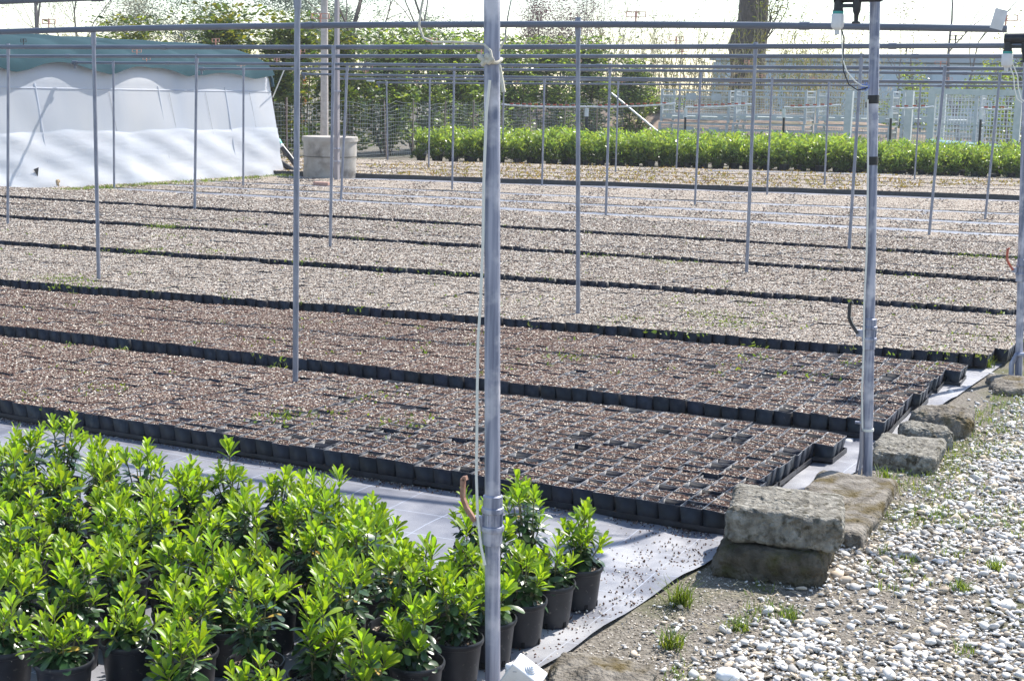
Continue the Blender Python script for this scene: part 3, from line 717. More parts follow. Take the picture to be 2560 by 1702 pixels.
# grass tufts one can point at
def tuft(x, y, L, nb, label):
    c = at(x, y, 0); P = rg.normal(0, .018, (nb, 3)) * [1, 1, 0]
    v, f = blades(P, L, rg, .0022, .9)
    o = link('grass_tuft', np_mesh('grass_tuft', v, f, M['grass'])); o.location = c
    tag(o, label, 'grass tuft', 'grass tufts beside the mat')
for a in [(1565, 1393, .10, 130, 'bright green grass tuft at the edge of the weed mat'), (1548, 1490, .07, 90, 'green grass tuft on bare earth below the tuft at the mat edge'),
          (1700, 1450, .05, 60, 'low grass tuft on the earth right of the mat edge'), (1815, 1425, .05, 70, 'flat green weed tuft in the gravel below the stone blocks'),
          (2215, 1360, .05, 90, 'wide tuft of short grass in the white gravel at right'), (2290, 1310, .05, 70, 'grass tuft near the right picture edge in the gravel'),
          (2040, 1105, .07, 60, 'upright grass tuft behind the second post foot'), (2275, 850, .10, 80, 'tall grass tuft left of the third post foot'), (1950, 1232, .03, 30, 'grass sprig at the foot of the mossy kerb stone')]:
    tuft(*a)

# ------------------------------------------------------------------ tuff stone blocks
def noise3(p, s, seed):
    from mathutils import noise
    return noise.noise(Vector((p[0] * s + seed * 7.1, p[1] * s - seed * 3.3, p[2] * s + seed)))
def stone(name, label, c, size, rz, m, seed, rough=.017, tilt=(0, 0), round_=.2, flare=0.0):
    from mathutils import noise
    nx, ny, nz = 54, 46, 20
    def face_pts():
        vs = {}; fs = []
        def vid(i, j, k):
            if (i, j, k) not in vs: vs[(i, j, k)] = len(vs)
            return vs[(i, j, k)]
        for i in range(nx):
            for j in range(ny):
                fs.append([vid(i, j, 0), vid(i, j + 1, 0), vid(i + 1, j + 1, 0), vid(i + 1, j, 0)])
                fs.append([vid(i, j, nz), vid(i + 1, j, nz), vid(i + 1, j + 1, nz), vid(i, j + 1, nz)])
        for i in range(nx):
            for k in range(nz):
                fs.append([vid(i, 0, k), vid(i + 1, 0, k), vid(i + 1, 0, k + 1), vid(i, 0, k + 1)])
                fs.append([vid(i, ny, k), vid(i, ny, k + 1), vid(i + 1, ny, k + 1), vid(i + 1, ny, k)])
        for j in range(ny):
            for k in range(nz):
                fs.append([vid(0, j, k), vid(0, j, k + 1), vid(0, j + 1, k + 1), vid(0, j + 1, k)])
                fs.append([vid(nx, j, k), vid(nx, j + 1, k), vid(nx, j + 1, k + 1), vid(nx, j, k + 1)])
        return vs, fs
    vs, fs = face_pts(); out = [None] * len(vs)
    R = Matrix.Rotation(tilt[0], 3, 'X') @ Matrix.Rotation(tilt[1], 3, 'Y')
    for (i, j, k), q in vs.items():
        p = np.array([i / nx * 2 - 1, j / ny * 2 - 1, k / nz * 2 - 1])
        h = np.array(size) / 2; rr = min(h) * (.35 + round_)
        s = p * h; inner = np.clip(s, -(h - rr), h - rr); dlt = s - inner; L = np.linalg.norm(dlt)
        if L > 1e-9:
            s = inner + dlt / L * min(L, rr)
        nrm = s / (np.linalg.norm(s / h) * h + 1e-9)
        dsp = noise3(s, 6, seed) * rough * 1.5 + noise3(s, 18, seed + 3) * rough * .8 + noise3(s, 48, seed + 5) * rough * .42 + noise3(s, 110, seed + 6) * rough * .30
        pit = noise3(s, 70, seed + 9); dsp -= max(0, pit - .22) * rough * 1.5
        nn = s / (np.linalg.norm(s) + 1e-9)
        s = s + nn * dsp
        s[:2] *= 1 - flare * s[2] / size[2] * 2
        out[q] = tuple(R @ Vector(s))
    me = bpy.data.meshes.new(name); me.from_pydata(out, [], fs); me.materials.append(m)
    me.polygons.foreach_set('use_smooth', [True] * len(fs)); me.update()
    o = link(name, me); o.location = [float(q) for q in c]; o.rotation_euler = (0, 0, rz)
    return tag(o, label, 'stone block', 'tuff blocks along the mat edge')
stone('stone_block', 'dark lower tuff block carrying a paler block at the bed corner', (-1.47, 5.31, .055), (.40, .44, .13), math.radians(10), M['dark_stone'], 1, flare=.06)
stone('stone_block', 'pale grey tuff block lying on top of a darker one', (-1.435, 5.35, .185), (.42, .40, .135), math.radians(14), M['stone'], 2, tilt=(-.02, .03), round_=.02)
stone('stone_block', 'flat mossy kerb stone in front of the second post foot', (-1.42, 6.15, .015), (.36, .98, .10), math.radians(4), M['moss_stone'], 3)
stone('stone_block', 'flat pale kerb stone just behind the second post foot', (-1.35, 7.25, .025), (.32, .46, .12), math.radians(3), M['stone'], 4)
stone('stone_block', 'small rounded stone between the flat pale kerb stone and the topmost one', (-1.34, 7.68, .03), (.27, .24, .14), .3, M['stone'], 5, round_=.5)
stone('stone_block', 'rounded dark stone farthest along the kerb', (-1.32, 8.02, .04), (.32, .32, .18), .1, M['moss_stone'], 6, round_=.5)
stone('stone_block', 'broad earth covered stone at the bottom edge beside the first post', (-1.58, 3.86, .0), (.32, .38, .09), .2, M['moss_stone'], 7)
stone('stone_block', 'low stub of stone behind the third post foot', (-1.16, 9.5, .0), (.26, .5, .09), .2, M['moss_stone'], 8, round_=.4)
stone('stone_block', 'lone tan rock at the foot of the white greenhouse wall', at(118, 432, 0) + [0, 0, .06], (.36, .40, .2), .5, mat('tan_rock', (.26, .19, .11), (.36, .28, .18), 6, rough=.95, bump=.5), 9, round_=.3)
wl = stone('white_pebble', 'large smooth white pebble at the bottom picture edge', at(1675, 1566, 0) + [0, 0, .012], (.075, .07, .05), .2, M['white_pl'], 10, rough=.001, round_=.6)
wl['category'] = 'pebble'; del wl['group']
b = MB(); b.box((0, 0, 0), (.30, .14, .07), .1)
o = b.build('brick', M['brick'], loc=at(742, 424, .04)); tag(o, 'pale red brick lying before the concrete well', 'brick')

# ------------------------------------------------------------------ round pots with bushy shrubs
def leaf_mesh(name, m, wid, curl, fold):
    V = []; F = []
    prof = [(0, .10), (.2, .34), (.45, .74), (.70, 1.0), (.90, .86), (1.0, .38)]
    for t, wd in prof:
        z = -curl * t * t
        V += [(-wid * wd / 2, t, z + fold * wd), (0, t, z), (wid * wd / 2, t, z + fold * wd)]
    for i in range(len(prof) - 1):
        for j in range(2):
            F.append((i * 3 + j, i * 3 + j + 1, (i + 1) * 3 + j + 1, (i + 1) * 3 + j))
    return np.array(V), np.array(F)
LEAVES = {}
for key, m, wid, curl, fold in (('young', 'leaf_young', .29, .10, .05), ('young2', 'leaf_young', .33, .2, .06), ('old', 'leaf_old', .34, .28, .04), ('old2', 'leaf_old', .39, .4, .03), ('yellow', 'leaf_yellow', .36, .2, .04)):
    v, f = leaf_mesh(key, m, wid, curl, fold)
    LEAVES[key] = (v, f, np_mesh('leaf', v, f, M[m], smooth=True), m)
LM = [M['leaf_young'], M['leaf_old'], M['leaf_yellow']]
LMI = {'young': 0, 'young2': 0, 'old': 1, 'old2': 1, 'yellow': 2}
def leaf_frame(pos, axis, az, tilt, L, rng):
    """4x4 matrix: leaf leaves the stem at angle tilt from axis, azimuth az"""
    a = axis / np.linalg.norm(axis)
    t = np.cross(a, [.3, .9, .1]); t /= np.linalg.norm(t); b = np.cross(a, t)
    out = math.cos(az) * t + math.sin(az) * b
    y = math.cos(tilt) * a + math.sin(tilt) * out
    z = math.cos(tilt) * (-out) * -1 * -1 + math.sin(tilt) * a      # upper side faces the shoot tip
    x = np.cross(y, z); x /= np.linalg.norm(x); z = np.cross(x, y)
    ro = rng.normal(0, .25); x2 = math.cos(ro) * x + math.sin(ro) * z; z2 = np.cross(x2, y)
    Mx = np.eye(4); Mx[:3, 0] = x2 * L; Mx[:3, 1] = y * L; Mx[:3, 2] = z2 * L; Mx[:3, 3] = pos
    return Mx
def make_plant(seed, hscale=1.0):
    """shoots: list of (stem points, [(leaf key, matrix)])"""
    r = np.random.default_rng(seed); shoots = []
    ns = int(r.integers(8, 12))
    for s in range(ns):
        az = 2.4 * s + r.uniform(-.4, .4); rad = .074 * math.sqrt((s + .3) / ns) * r.uniform(.7, 1.2)
        top = np.array([math.cos(az) * rad, math.sin(az) * rad, 0]); hgt = (.198 - .9 * rad + r.normal(0, .034)) * hscale
        hgt = max(hgt, .08)
        base = top * .22; mid = top * .65 + np.array([0, 0, hgt * .5])
        top = top * 1.08 + np.array([0, 0, hgt])
        pts = [base + [0, 0, -.01], base * .6 + mid * .4 - [0, 0, .01], mid, top]
        ax = top - mid; ax /= np.linalg.norm(ax); ax = ax + np.array([0, 0, .35]); ax /= np.linalg.norm(ax)
        lv = []
        ny = int(r.integers(9, 13))
        big = r.uniform(.85, 1.2)
        for i in range(ny):
            q = i / ny; pos = top - ax * (.004 + .034 * (1 - q)) + ax * .012 * q
            tilt = math.radians(50 - 39 * q + r.normal(0, 6)); L = (.056 - .016 * q) * big * r.uniform(.85, 1.12)
            lv.append(('young' if r.random() < .6 else 'young2', leaf_frame(pos, ax, 2.4 * i + r.normal(0, .2), tilt, L, r)))
        no = int(r.integers(9, 13))
        for i in range(no):
            q = i / no; pos = top - ax * .045 - (top - mid) * (.15 + .9 * q) * .9
            if pos[2] < .03: pos[2] = .03 + r.uniform(0, .02)
            tilt = math.radians(72 + 34 * q + r.normal(0, 12)); L = .053 * big * r.uniform(.75, 1.2)
            key = 'old' if r.random() < .6 else 'old2'
            if r.random() < .018: key = 'yellow'
            lv.append((key, leaf_frame(pos, ax, 2.4 * i + 1 + r.normal(0, .3), tilt, L, r)))
        shoots.append((pts, lv))
    return shoots
NV = 8
PLANTS = [make_plant(100 + k, [1, .84, 1.22, .72, 1.05, 1.32, .92, .62][k]) for k in range(NV)]
STEM_ME, FOL_ME, SHOOT_ME = [], [], []
for sh in PLANTS:
    mb = MB(); per = []
    for pts, lv in sh:
        mb.tube(pts, [.0035, .003, .0028, .0018], 5)
        q = MB(); q.tube(pts, [.0035, .003, .0028, .0018], 5); per.append(q.mesh('shoot', M['stem'], True))
    STEM_ME.append(mb.mesh('stems', M['stem'], True)); SHOOT_ME.append(per)
    Vv, Ff, Mi, nb = [], [], [], 0
    for pts, lv in sh:
        for key, mx in lv:
            v, f = LEAVES[key][:2]; Vv.append(v @ mx[:3, :3].T + mx[:3, 3]); Ff.append(f + nb); nb += len(v); Mi += [LMI[key]] * len(f)
    FOL_ME.append(np_mesh('foliage', np.concatenate(Vv), np.concatenate(Ff), LM, smooth=True, mi=Mi))
# the round pot: tapered body with rolled rim, inner wall, drainage notches
PH, PR = .148, .083
def round_pot():
    m = MB()
    m.lathe([(.062, 0), (.064, .004), (.0675, .03), (PR - .006, PH - .022), (PR - .005, PH - .020), (PR - .001, PH - .018), (PR + .002, PH - .010), (PR + .002, PH - .003), (PR, PH), (PR - .003, PH), (PR - .006, PH - .006), (PR - .009, PH - .05)], 40)
    m.lathe([(.0625, .001), (.0, .001)], 40)
    me = m.mesh('pot', M['round_pl'], True)
    g = MB()
    for k in range(6):
        a = k * math.pi / 3 + .2; g.box((math.cos(a) * .0655, math.sin(a) * .0655, .013), (.004, .012, .02), a)
    return me, g.mesh('drainage_hole', mat('drainage_hole_shade', (.004, .004, .005), rough=.9))
POT_ME, HOLE_ME = round_pot()
RSOIL = []
for k in range(3):
    r = np.random.default_rng(60 + k); V = [(0, 0, PH - .026)]; F = []
    for ring in range(1, 6):
        for q in range(24):
            a = q / 24 * 6.283; rr = ring / 5 * (PR - .007); V.append((math.cos(a) * rr, math.sin(a) * rr, PH - .026 + r.normal(0, .0025)))
    for q in range(24): F.append((0, 1 + q, 1 + (q + 1) % 24))
    for ring in range(1, 5):
        for q in range(24):
            a = 1 + (ring - 1) * 24 + q; b = 1 + (ring - 1) * 24 + (q + 1) % 24; F += [(a, a + 24, b), (b, a + 24, b + 24)]
    n = 260; a = r.uniform(0, 6.283, n); rr = np.sqrt(r.uniform(0, 1, n)) * (PR - .01)
    gv, gf = scatter(np.stack([np.cos(a) * rr, np.sin(a) * rr, np.full(n, PH - .025)], -1), r.uniform(.0025, .0065, (n, 3)), OCT_V, OCT_F, r, .2)
    c = np.concatenate([np.full((len(V), 3), .05), np.repeat(PUM[r.choice(6, n, p=PUM_P)], 6, 0)])
    mi = [0] * len(F) + [1] * len(gf)
    RSOIL.append(np_mesh('potting_soil', np.concatenate([np.array(V), gv]), np.concatenate([np.array(F), gf + len(V)]), [M['pumice_soil'], M['grain']], col=c, mi=mi))
rg = np.random.default_rng(44)
spots = []
ROWY = [4.50, 4.29, 4.09, 3.89, 3.69, 3.47, 3.24, 3.02]
for j, Y in enumerate(ROWY):
    i = 0
    while True:
        X = -1.93 - .012 * j - i * .207 - (.03 * (j % 2) if i else 0)
        if X < -1.0 * Y - .45: break
        y = Y - .008 * i + (.0 if i == 0 else rg.normal(0, .016)); x = X + (0 if i == 0 else rg.normal(0, .014))
        q = projd((x, y, .35))
        skip = (j == 0 and i in (3, 9)) or (j == 1 and i in (2, 6,)) or (j == 3 and i == 5) or (j == 2 and i == 9) or (j == 5 and i == 2) or (j == 4 and i == 7) or (j == 7 and i in (0, 3))
        if q[1] < 1640 and q[0] > -90 and not skip: spots.append((x, y, j, i))
        i += 1
near = sorted(range(len(spots)), key=lambda k: projd((*spots[k][:2], .2))[2])[:18]
edge_ids = [k for k, s in enumerate(spots) if s[3] == 0]
detailed = set(list(near) + edge_ids)
for k, (x, y, j, i) in enumerate(spots):
    v = (k * 5 + j * 3) % NV
    if j == 7: v = (1, 3, 7)[k % 3]
    rz = rg.uniform(0, 6.28); sc = rg.uniform(.93, 1.08)
    if i == 0: lab = f'leafy shrub in round pot, {ORD[j]} from the back along the mat edge'
    else: lab = f'leafy shrub in round pot, {ORD[i]} from the right in the {ORD[j]} row from the back'
    root = thing('potted_shrub', lab, 'potted shrub', (x, y, .012), rz, 'round potted shrubs in the foreground')
    po = link('pot', POT_ME, root)
    link('drainage_holes', HOLE_ME, po)
    so_ = link('potting_soil', RSOIL[k % 3], root); so_['kind'] = 'stuff'
    tilt = (rg.normal(0, .05), rg.normal(0, .05), 0)
    zb = PH - .027
    if k in detailed:
        for si, (pts, lv) in enumerate(PLANTS[v]):
            s = link('shoot', SHOOT_ME[v][si], root, (0, 0, zb), tilt, sc)
            for key, mx in lv:
                o = bpy.data.objects.new('leaf', LEAVES[key][2]); COL.objects.link(o); o.parent = s
                o.matrix_basis = Matrix(mx.tolist())
                if key == 'yellow': o['label'] = 'yellowed leaf'
    else:
        link('stems', STEM_ME[v], root, (0, 0, zb), tilt, sc)
        o = link('foliage', FOL_ME[v], root, (0, 0, zb), tilt, sc); o['kind'] = 'stuff'

# ------------------------------------------------------------------ thick standpipe posts at the edge of the beds
def coupling(root, r, z, m=None):
    c = MB()
    c.lathe([(r + .001, z - .075), (r + .007, z - .072), (r + .007, z - .035), (r + .011, z - .033), (r + .013, z - .025), (r + .011, z - .018), (r + .005, z - .016), (r + .005, z + .020), (r + .010, z + .022), (r + .011, z + .028), (r + .010, z + .036), (r + .006, z + .038), (r + .006, z + .070), (r + .001, z + .074)], 24)
    for k in range(8):
        a = k * math.pi / 4; c.box((math.cos(a) * (r + .006), math.sin(a) * (r + .006), z + .002), (.006, .004, .034), a)
    return c.build('coupling', m or M['galv'], root, True)
def post(loc, r, h, label, zc, lean=(0, 0)):
    root = thing('standpipe_post', label, 'post', loc, 0, 'thick standpipe posts along the mat edge')
    a = MB(); pts = [(lean[0] * z, lean[1] * z, z) for z in (-.02, .3, zc - .06)]
    a.tube(pts, r, 28); a.build('lower_tube', M['galv'], root, True)
    b = MB(); pts = [(lean[0] * z, lean[1] * z, z) for z in (zc - .05, 1.2, 1.8, h)]
    b.tube(pts, r * 1.0, 28); b.build('upper_tube', M['galv'], root, True)
    q = coupling(root, r, zc); q.location = (lean[0] * zc, lean[1] * zc, 0)
    return root
# first post
P1 = np.array([-1.815, 3.62, 0])
top1 = atY(1133, 0, 3.62); zc1 = atY(1133, 1195, 3.62)[2]
l1 = ((top1[0] - P1[0]) / top1[2], 0)
pc = projd((P1[0], P1[1], 0))
p1 = post(P1, .0222, 2.75, 'thickest galvanised post in the middle of the foreground with a brown valve handle', zc1, l1)
def pl1(z): return P1 + np.array([l1[0] * z, 0, z])
def handle(root, z, r, m, s=1.0, dirx=-1, ox=0.0):
    h = MB(); y0 = -.015
    h.box((dirx * (r + .012) * s, y0, z), (.03 * s, .022 * s, .026 * s))
    h.build('valve_body', M['galv'], root, loc=(ox, 0, 0))
    h = MB()
    pts = [(dirx * (r + .02) * s, y0 - .012, z + .0), (dirx * (r + .045) * s, y0 - .016, z + .035 * s), (dirx * (r + .058) * s, y0 - .018, z + .065 * s), (dirx * (r + .058) * s, y0 - .018, z + .122 * s), (dirx * (r + .046) * s, y0 - .018, z + .126 * s)]
    for a, b in zip(pts[:-1], pts[1:]): h.bar(a, b, .0125 * s)
    h.build('valve_handle', m, root, loc=(ox, 0, 0))
handle(p1, zc1 - .005, .0222, M['brown_pl'], ox=l1[0] * zc1)
# hose running down the first post, tied by a knot of rope (own thing)
def hose_path(pix, Y): return [atY(x, y, Y) for x, y in pix]
rr = thing('thin_hose', 'cream coloured thin hose hanging down the left side of the middle post', 'hose', P1)
hp = hose_path([(1128, 185), (1120, 260), (1114, 420), (1112, 560), (1107, 690), (1101, 780), (1099, 900), (1098, 1010), (1097, 1100), (1100, 1190), (1108, 1260), (1117, 1300)], 3.588)
m_ = MB(); m_.tube([p - P1 for p in hp], .0042, 8); m_.build('hose', M['hose'], rr, True)
rr = thing('rope', 'pale rope knotted around the top of the middle post with loose ends', 'rope', P1)
m_ = MB(); zk = atY(1133, 140, 3.6)[2]
ring = [pl1(zk + .006 * math.sin(a * 2)) - P1 + np.array([math.cos(a) * .0258, math.sin(a) * .0258, 0]) for a in np.linspace(0, 6.3, 25)]
m_.tube(ring, .0046, 7)
for k, (dx, dz) in enumerate([(-.016, .006), (-.006, -.004), (.006, .008), (.012, .0)]):
    c = pl1(zk) - P1 + np.array([dx, -.03, dz]); m_.tube([c + np.array([-.008, 0, .006 * (-1) ** k]), c + [0, -.004, 0], c + np.array([.009, 0, -.005 * (-1) ** k])], .0075, 8)
m_.build('knot', M['rope'], rr, True)
e = hose_path([(1133, 140), (1130, 118), (1115, 103), (1085, 100), (1040, 97), (1000, 98), (975, 88), (965, 60), (970, 20), (978, -20)], 3.585)
m_ = MB(); m_.tube([p - P1 for p in e], [.005] + [.0034] * (len(e) - 1), 7); m_.build('loose_end', M['rope'], rr, True)
e = hose_path([(1150, 118), (1158, 100), (1168, 82)], 3.6)
m_ = MB(); m_.tube([p - P1 for p in e], [.002, .003, .0045], 6); m_.build('loose_end', M['rope'], rr, True)
e = hose_path([(1151, 150), (1155, 175), (1160, 213)], 3.6)
m_ = MB(); m_.tube([p - P1 for p in e], [.003, .004, .006], 6); m_.build('loose_end', M['rope'], rr, True)
# white junction box at its foot
jb = atY(1205, 1560, 3.50)
root = thing('junction_box', 'white square electrical junction box leaning at the foot of the middle post', 'junction box', jb, 0)
root.rotation_euler = (math.radians(22), math.radians(33), math.radians(12))
m_ = MB(); m_.box((0, 0, 0), (.096, .055, .096)); bx = m_.build('box', M['white_pl'], root)
bv = bx.modifiers.new('bevel', 'BEVEL'); bv.width = .004; bv.segments = 2
def rings(c, ax):
    g = MB()
    for r0, h in ((.017, .004), (.0125, .0075), (.008, .0105), (.004, .013)):
        g.lathe([(r0 + .0008, 0), (r0, h), (r0 * .55, h + .0008), (0, h + .0008)], 24)
    o = g.build('cable_knockout', M['white_pl'], root, True, c); o.rotation_euler = ax
rings((.0482, 0, 0), (0, math.pi / 2, 0)); rings((-.0482, 0, 0), (0, -math.pi / 2, 0)); rings((0, 0, .0482), (0, 0, 0)); rings((0, 0, -.0482), (math.pi, 0, 0))
m_ = MB(); m_.lathe([(.013, 0), (.0125, .0015), (.010, .002), (.009, .001), (.005, .001), (.0045, .0022), (0, .0022)], 24)
o = m_.build('knockout_disc', M['white_pl'], root, True, (0, -.0276, 0)); o.rotation_euler = (math.pi / 2, 0, 0)
m_ = MB()
for sx in (-1, 1):
    for sz in (-1, 1):
        m_.box((sx * .03, -.028, sz * .03), (.012, .002, .002), 0, tilt=(0, sx * sz * .8))
m_.build('lid_screw_slots', mat('slot_shade', (.45, .45, .46), rough=.6), root)

# second post
b2 = at(1997, 1095, 0); P2 = np.array([b2[0], b2[1], 0]); Y2 = b2[1]
t2 = atY(2015, 0, Y2); l2 = ((t2[0] - P2[0]) / t2[2], 0); zc2 = atY(2003, 768, Y2)[2]
p2 = post(P2, .0235, 2.7, 'second thick galvanised post with black tape bands and a black valve handle', zc2, l2)
handle(p2, zc2 + .0, .0235, M['black_pl'], 1.15, ox=l2[0] * zc2)
def pl2(z): return np.array([l2[0] * z, 0, z])
for yy in (229, 370):
    z = atY(2011, yy, Y2)[2]; m_ = MB(); m_.tube([pl2(z - .02), pl2(z + .018)], .0262, 20); m_.box(pl2(z - .02) + np.array([-.026, -.012, -.006]), (.014, .004, .026), .3); m_.build('tape_band', M['tape'], p2, True)
z = atY(2000, 989, Y2)[2]; m_ = MB(); m_.tube([pl2(z - .006), pl2(z + .006)], .0275, 20); m_.build('wire_tie', M['hose'], p2, True)
m_ = MB(); z = atY(1990, 972, Y2)[2]; m_.tube([pl2(z) + [-.02, -.02, 0], pl2(z) + [-.055, -.03, .002]], .007, 8); m_.build('stub', M['galv'], p2, True)
m_ = MB(); m_.tube([pl2(.0) + [-.05, -.03, -.01], pl2(.12) + [-.03, -.025, 0], pl2(.35) + [-.027, -.02, 0]], .005, 6); m_.tube([pl2(.0) + [-.03, -.05, -.01], pl2(.10) + [-.02, -.03, 0], pl2(.22) + [-.022, -.03, 0]], .008, 6); m_.build('foot_cable', M['timber'], p2, True)
rt = thing('thin_hose', 'cream thin hose taped along the second thick post', 'hose', P2)
hp = [atY(x, y, Y2 - .03) for x, y in [(1998, 230), (1999, 370), (1998, 500), (1995, 600), (1990, 700), (1989, 800), (1985, 900), (1986, 985)]]
m_ = MB(); m_.tube([p - P2 for p in hp], .0045, 7); m_.build('hose', M['hose'], rt, True)
# solenoid valve hanging above and its leads
def valve(c, s, label):
    root = thing('irrigation_valve', label, 'valve', c)
    m_ = MB(); m_.tube([(-.07 * s, 0, .05 * s), (.20 * s, 0, .055 * s)], .034 * s, 14); m_.build('pipe_stub', M['black_pl'], root, True)
    m_ = MB(); m_.lathe([(.026 * s, .03 * s), (.026 * s, -.02 * s), (.03 * s, -.022 * s), (.03 * s, -.03 * s)], 16, (-.045 * s, 0, 0)); m_.build('valve_neck', M['black_pl'], root, True)
    m_ = MB(); m_.lathe([(.031 * s, -.03 * s), (.031 * s, -.045 * s)], 16, (-.045 * s, 0, 0)); m_.build('seal_ring', M['teal_pl'], root, True)
    m_ = MB(); m_.lathe([(.034 * s, -.045 * s), (.036 * s, -.06 * s), (.036 * s, -.115 * s), (.03 * s, -.125 * s), (.014 * s, -.135 * s), (.012 * s, -.16 * s), (0, -.16 * s)], 16, (-.045 * s, 0, 0)); m_.build('solenoid', M['white_pl'], root, True)
    m_ = MB(); m_.lathe([(.026 * s, .04 * s), (.022 * s, -.03 * s), (.014 * s, -.05 * s), (.012 * s, -.085 * s), (.024 * s, -.088 * s), (.024 * s, -.10 * s), (0, -.10 * s)], 14, (.06 * s, 0, 0)); m_.box((.02 * s, 0, .0), (.10 * s, .03 * s, .02 * s)); m_.build('flow_handle', M['black_pl'], root, True)
    return root
cv = atY(1949, 14, Y2 - .1)
valve(cv, .8, 'black and white irrigation valve hanging near the top of the second thick post')
rt = thing('valve_cable', 'pair of thin leads looping from the hanging valve to the second post', 'cable', cv)
for col, pix in ((M['black_pl'], [(1932, 40), (1936, 62), (1944, 90), (1941, 140), (1943, 165), (1955, 195), (1975, 208), (1992, 205), (1999, 200)]), (M['hose'], [(1932, 40), (1937, 62), (1939, 100), (1941, 140), (1950, 165), (1968, 187), (1985, 198), (1999, 200)])):
    m_ = MB(); m_.tube([atY(x, y, Y2 - .08) - cv for x, y in pix], .0032, 6); m_.build('lead', col, rt, True)
m_ = MB(); c = atY(1993, 200, Y2 - .07)
for k in range(14):
    a = k * 2.4; m_.tube([c - cv, c - cv + np.array([math.cos(a) * .02, -.01, math.sin(a) * .02])], .0025, 4)
m_.build('blue_string_tie', M['blue'], rt)
# third post
b3 = at(2345, 872, 0); P3 = np.array([b3[0], b3[1], 0]); Y3 = b3[1]; t3 = atY(2366, 100, Y3)
l3 = ((t3[0] - P3[0]) / t3[2], 0)
zc3 = atY(2350, 622, Y3)[2]
p3 = post(P3, .0235, 2.6, 'third thick post cut by the right picture edge, with a red valve handle', zc3, l3)
handle(p3, zc3, .0235, M['red_pl'], 1.1, ox=l3[0] * zc3)
m_ = MB(); m_.tube([(-.04, -.04, .0), (-.045, -.035, .10), (-.02, -.03, .16), (.03, -.03, .17), (.06, -.03, .1), (.07, -.03, 0)], .017, 10); m_.build('foot_elbow', M['galv'], p3, True)
valve(atY(2338, 108, Y3 - .3), .95, 'black and white irrigation valve at the right end of the nearest overhead pipe')
rt = thing('valve_cable', 'pair of cream leads hanging at the top right picture edge', 'cable', atY(2325, 150, Y3 - .3))
for dx in (0, 9):
    m_ = MB(); m_.tube([atY(x + dx, y, Y3 - .3) - atY(2325, 150, Y3 - .3) for x, y in [(2318, 138), (2326, 155), (2334, 175), (2336, 205), (2342, 228), (2354, 238)]], .004, 6); m_.build('lead', M['hose'], rt, True)

# ------------------------------------------------------------------ thin poles and overhead pipes
LINES = [  # name, poles (base px, top px), pipe right end X, left end pixel, pipe radius
    ('nearest', [((680, 922), (685, -38)), ], .5, None),
    ('second nearest', [((228, 672), (215, 75)), ((1331, 755), (1331, 50))], None, None),
    ('third nearest', [((18, 538), (19, 107)), ((760, 592), (768, 112)), ((1718, 655), (1740, 105))], .5, None),
    ('fourth nearest', [((448, 498), (453, 130)), ((1954, 590), (1984, 130))], .6, None),
    ('fifth nearest', [((263, 435), (261, 145)), ((785, 462), (800, 150)), ((1395, 500), (1405, 152)), ((2139, 545), (2176, 158))], .6, 165),
    ('sixth nearest', [((560, 430), (561, 160)), ((1041, 440), (1046, 157)), ((1600, 475), (1614, 167)), ((2268, 508), (2303, 172))], .6, 435),
    ('seventh nearest', [((792, 412), (797, 172)), ((1248, 428), (1254, 181)), ((1766, 452), (1778, 183))], .6, 695),
    ('eighth nearest', [((987, 398), (990, 183)), ((1417, 408), (1424, 186)), ((1898, 437), (1909, 189))], .6, 760),
    ('farthest', [((893, 376), (890, 190)), ((1157, 382), (1160, 196)), ((1557, 398), (1566, 195)), ((2105, 425), (2120, 197))], .6, 853),
]
def sprinkler(parent, c, an, s=1.0, m=None):
    g = MB(); w, h, t = .085 * s, .042 * s, .007 * s
    d = np.array([math.cos(an), math.sin(an), 0]); z = np.array([0, 0, 1.0]); c = np.asarray(c, float)
    g.tube([c, c + z * .035], .006, 6)
    o = c + z * (.035 + h / 2)
    g.bar(o - d * w - z * h / 2, o + d * w - z * h / 2, t); g.bar(o - d * w + z * h / 2, o + d * w + z * h / 2, t)
    for q in (-1, 1): g.bar(o + d * w * q - z * h / 2, o + d * w * q + z * h / 2, t)
    g.tube([o - z * h / 2, o + z * h * .6], .009, 6)
    return g.build('sprinkler', m or M['pale_red'], parent)
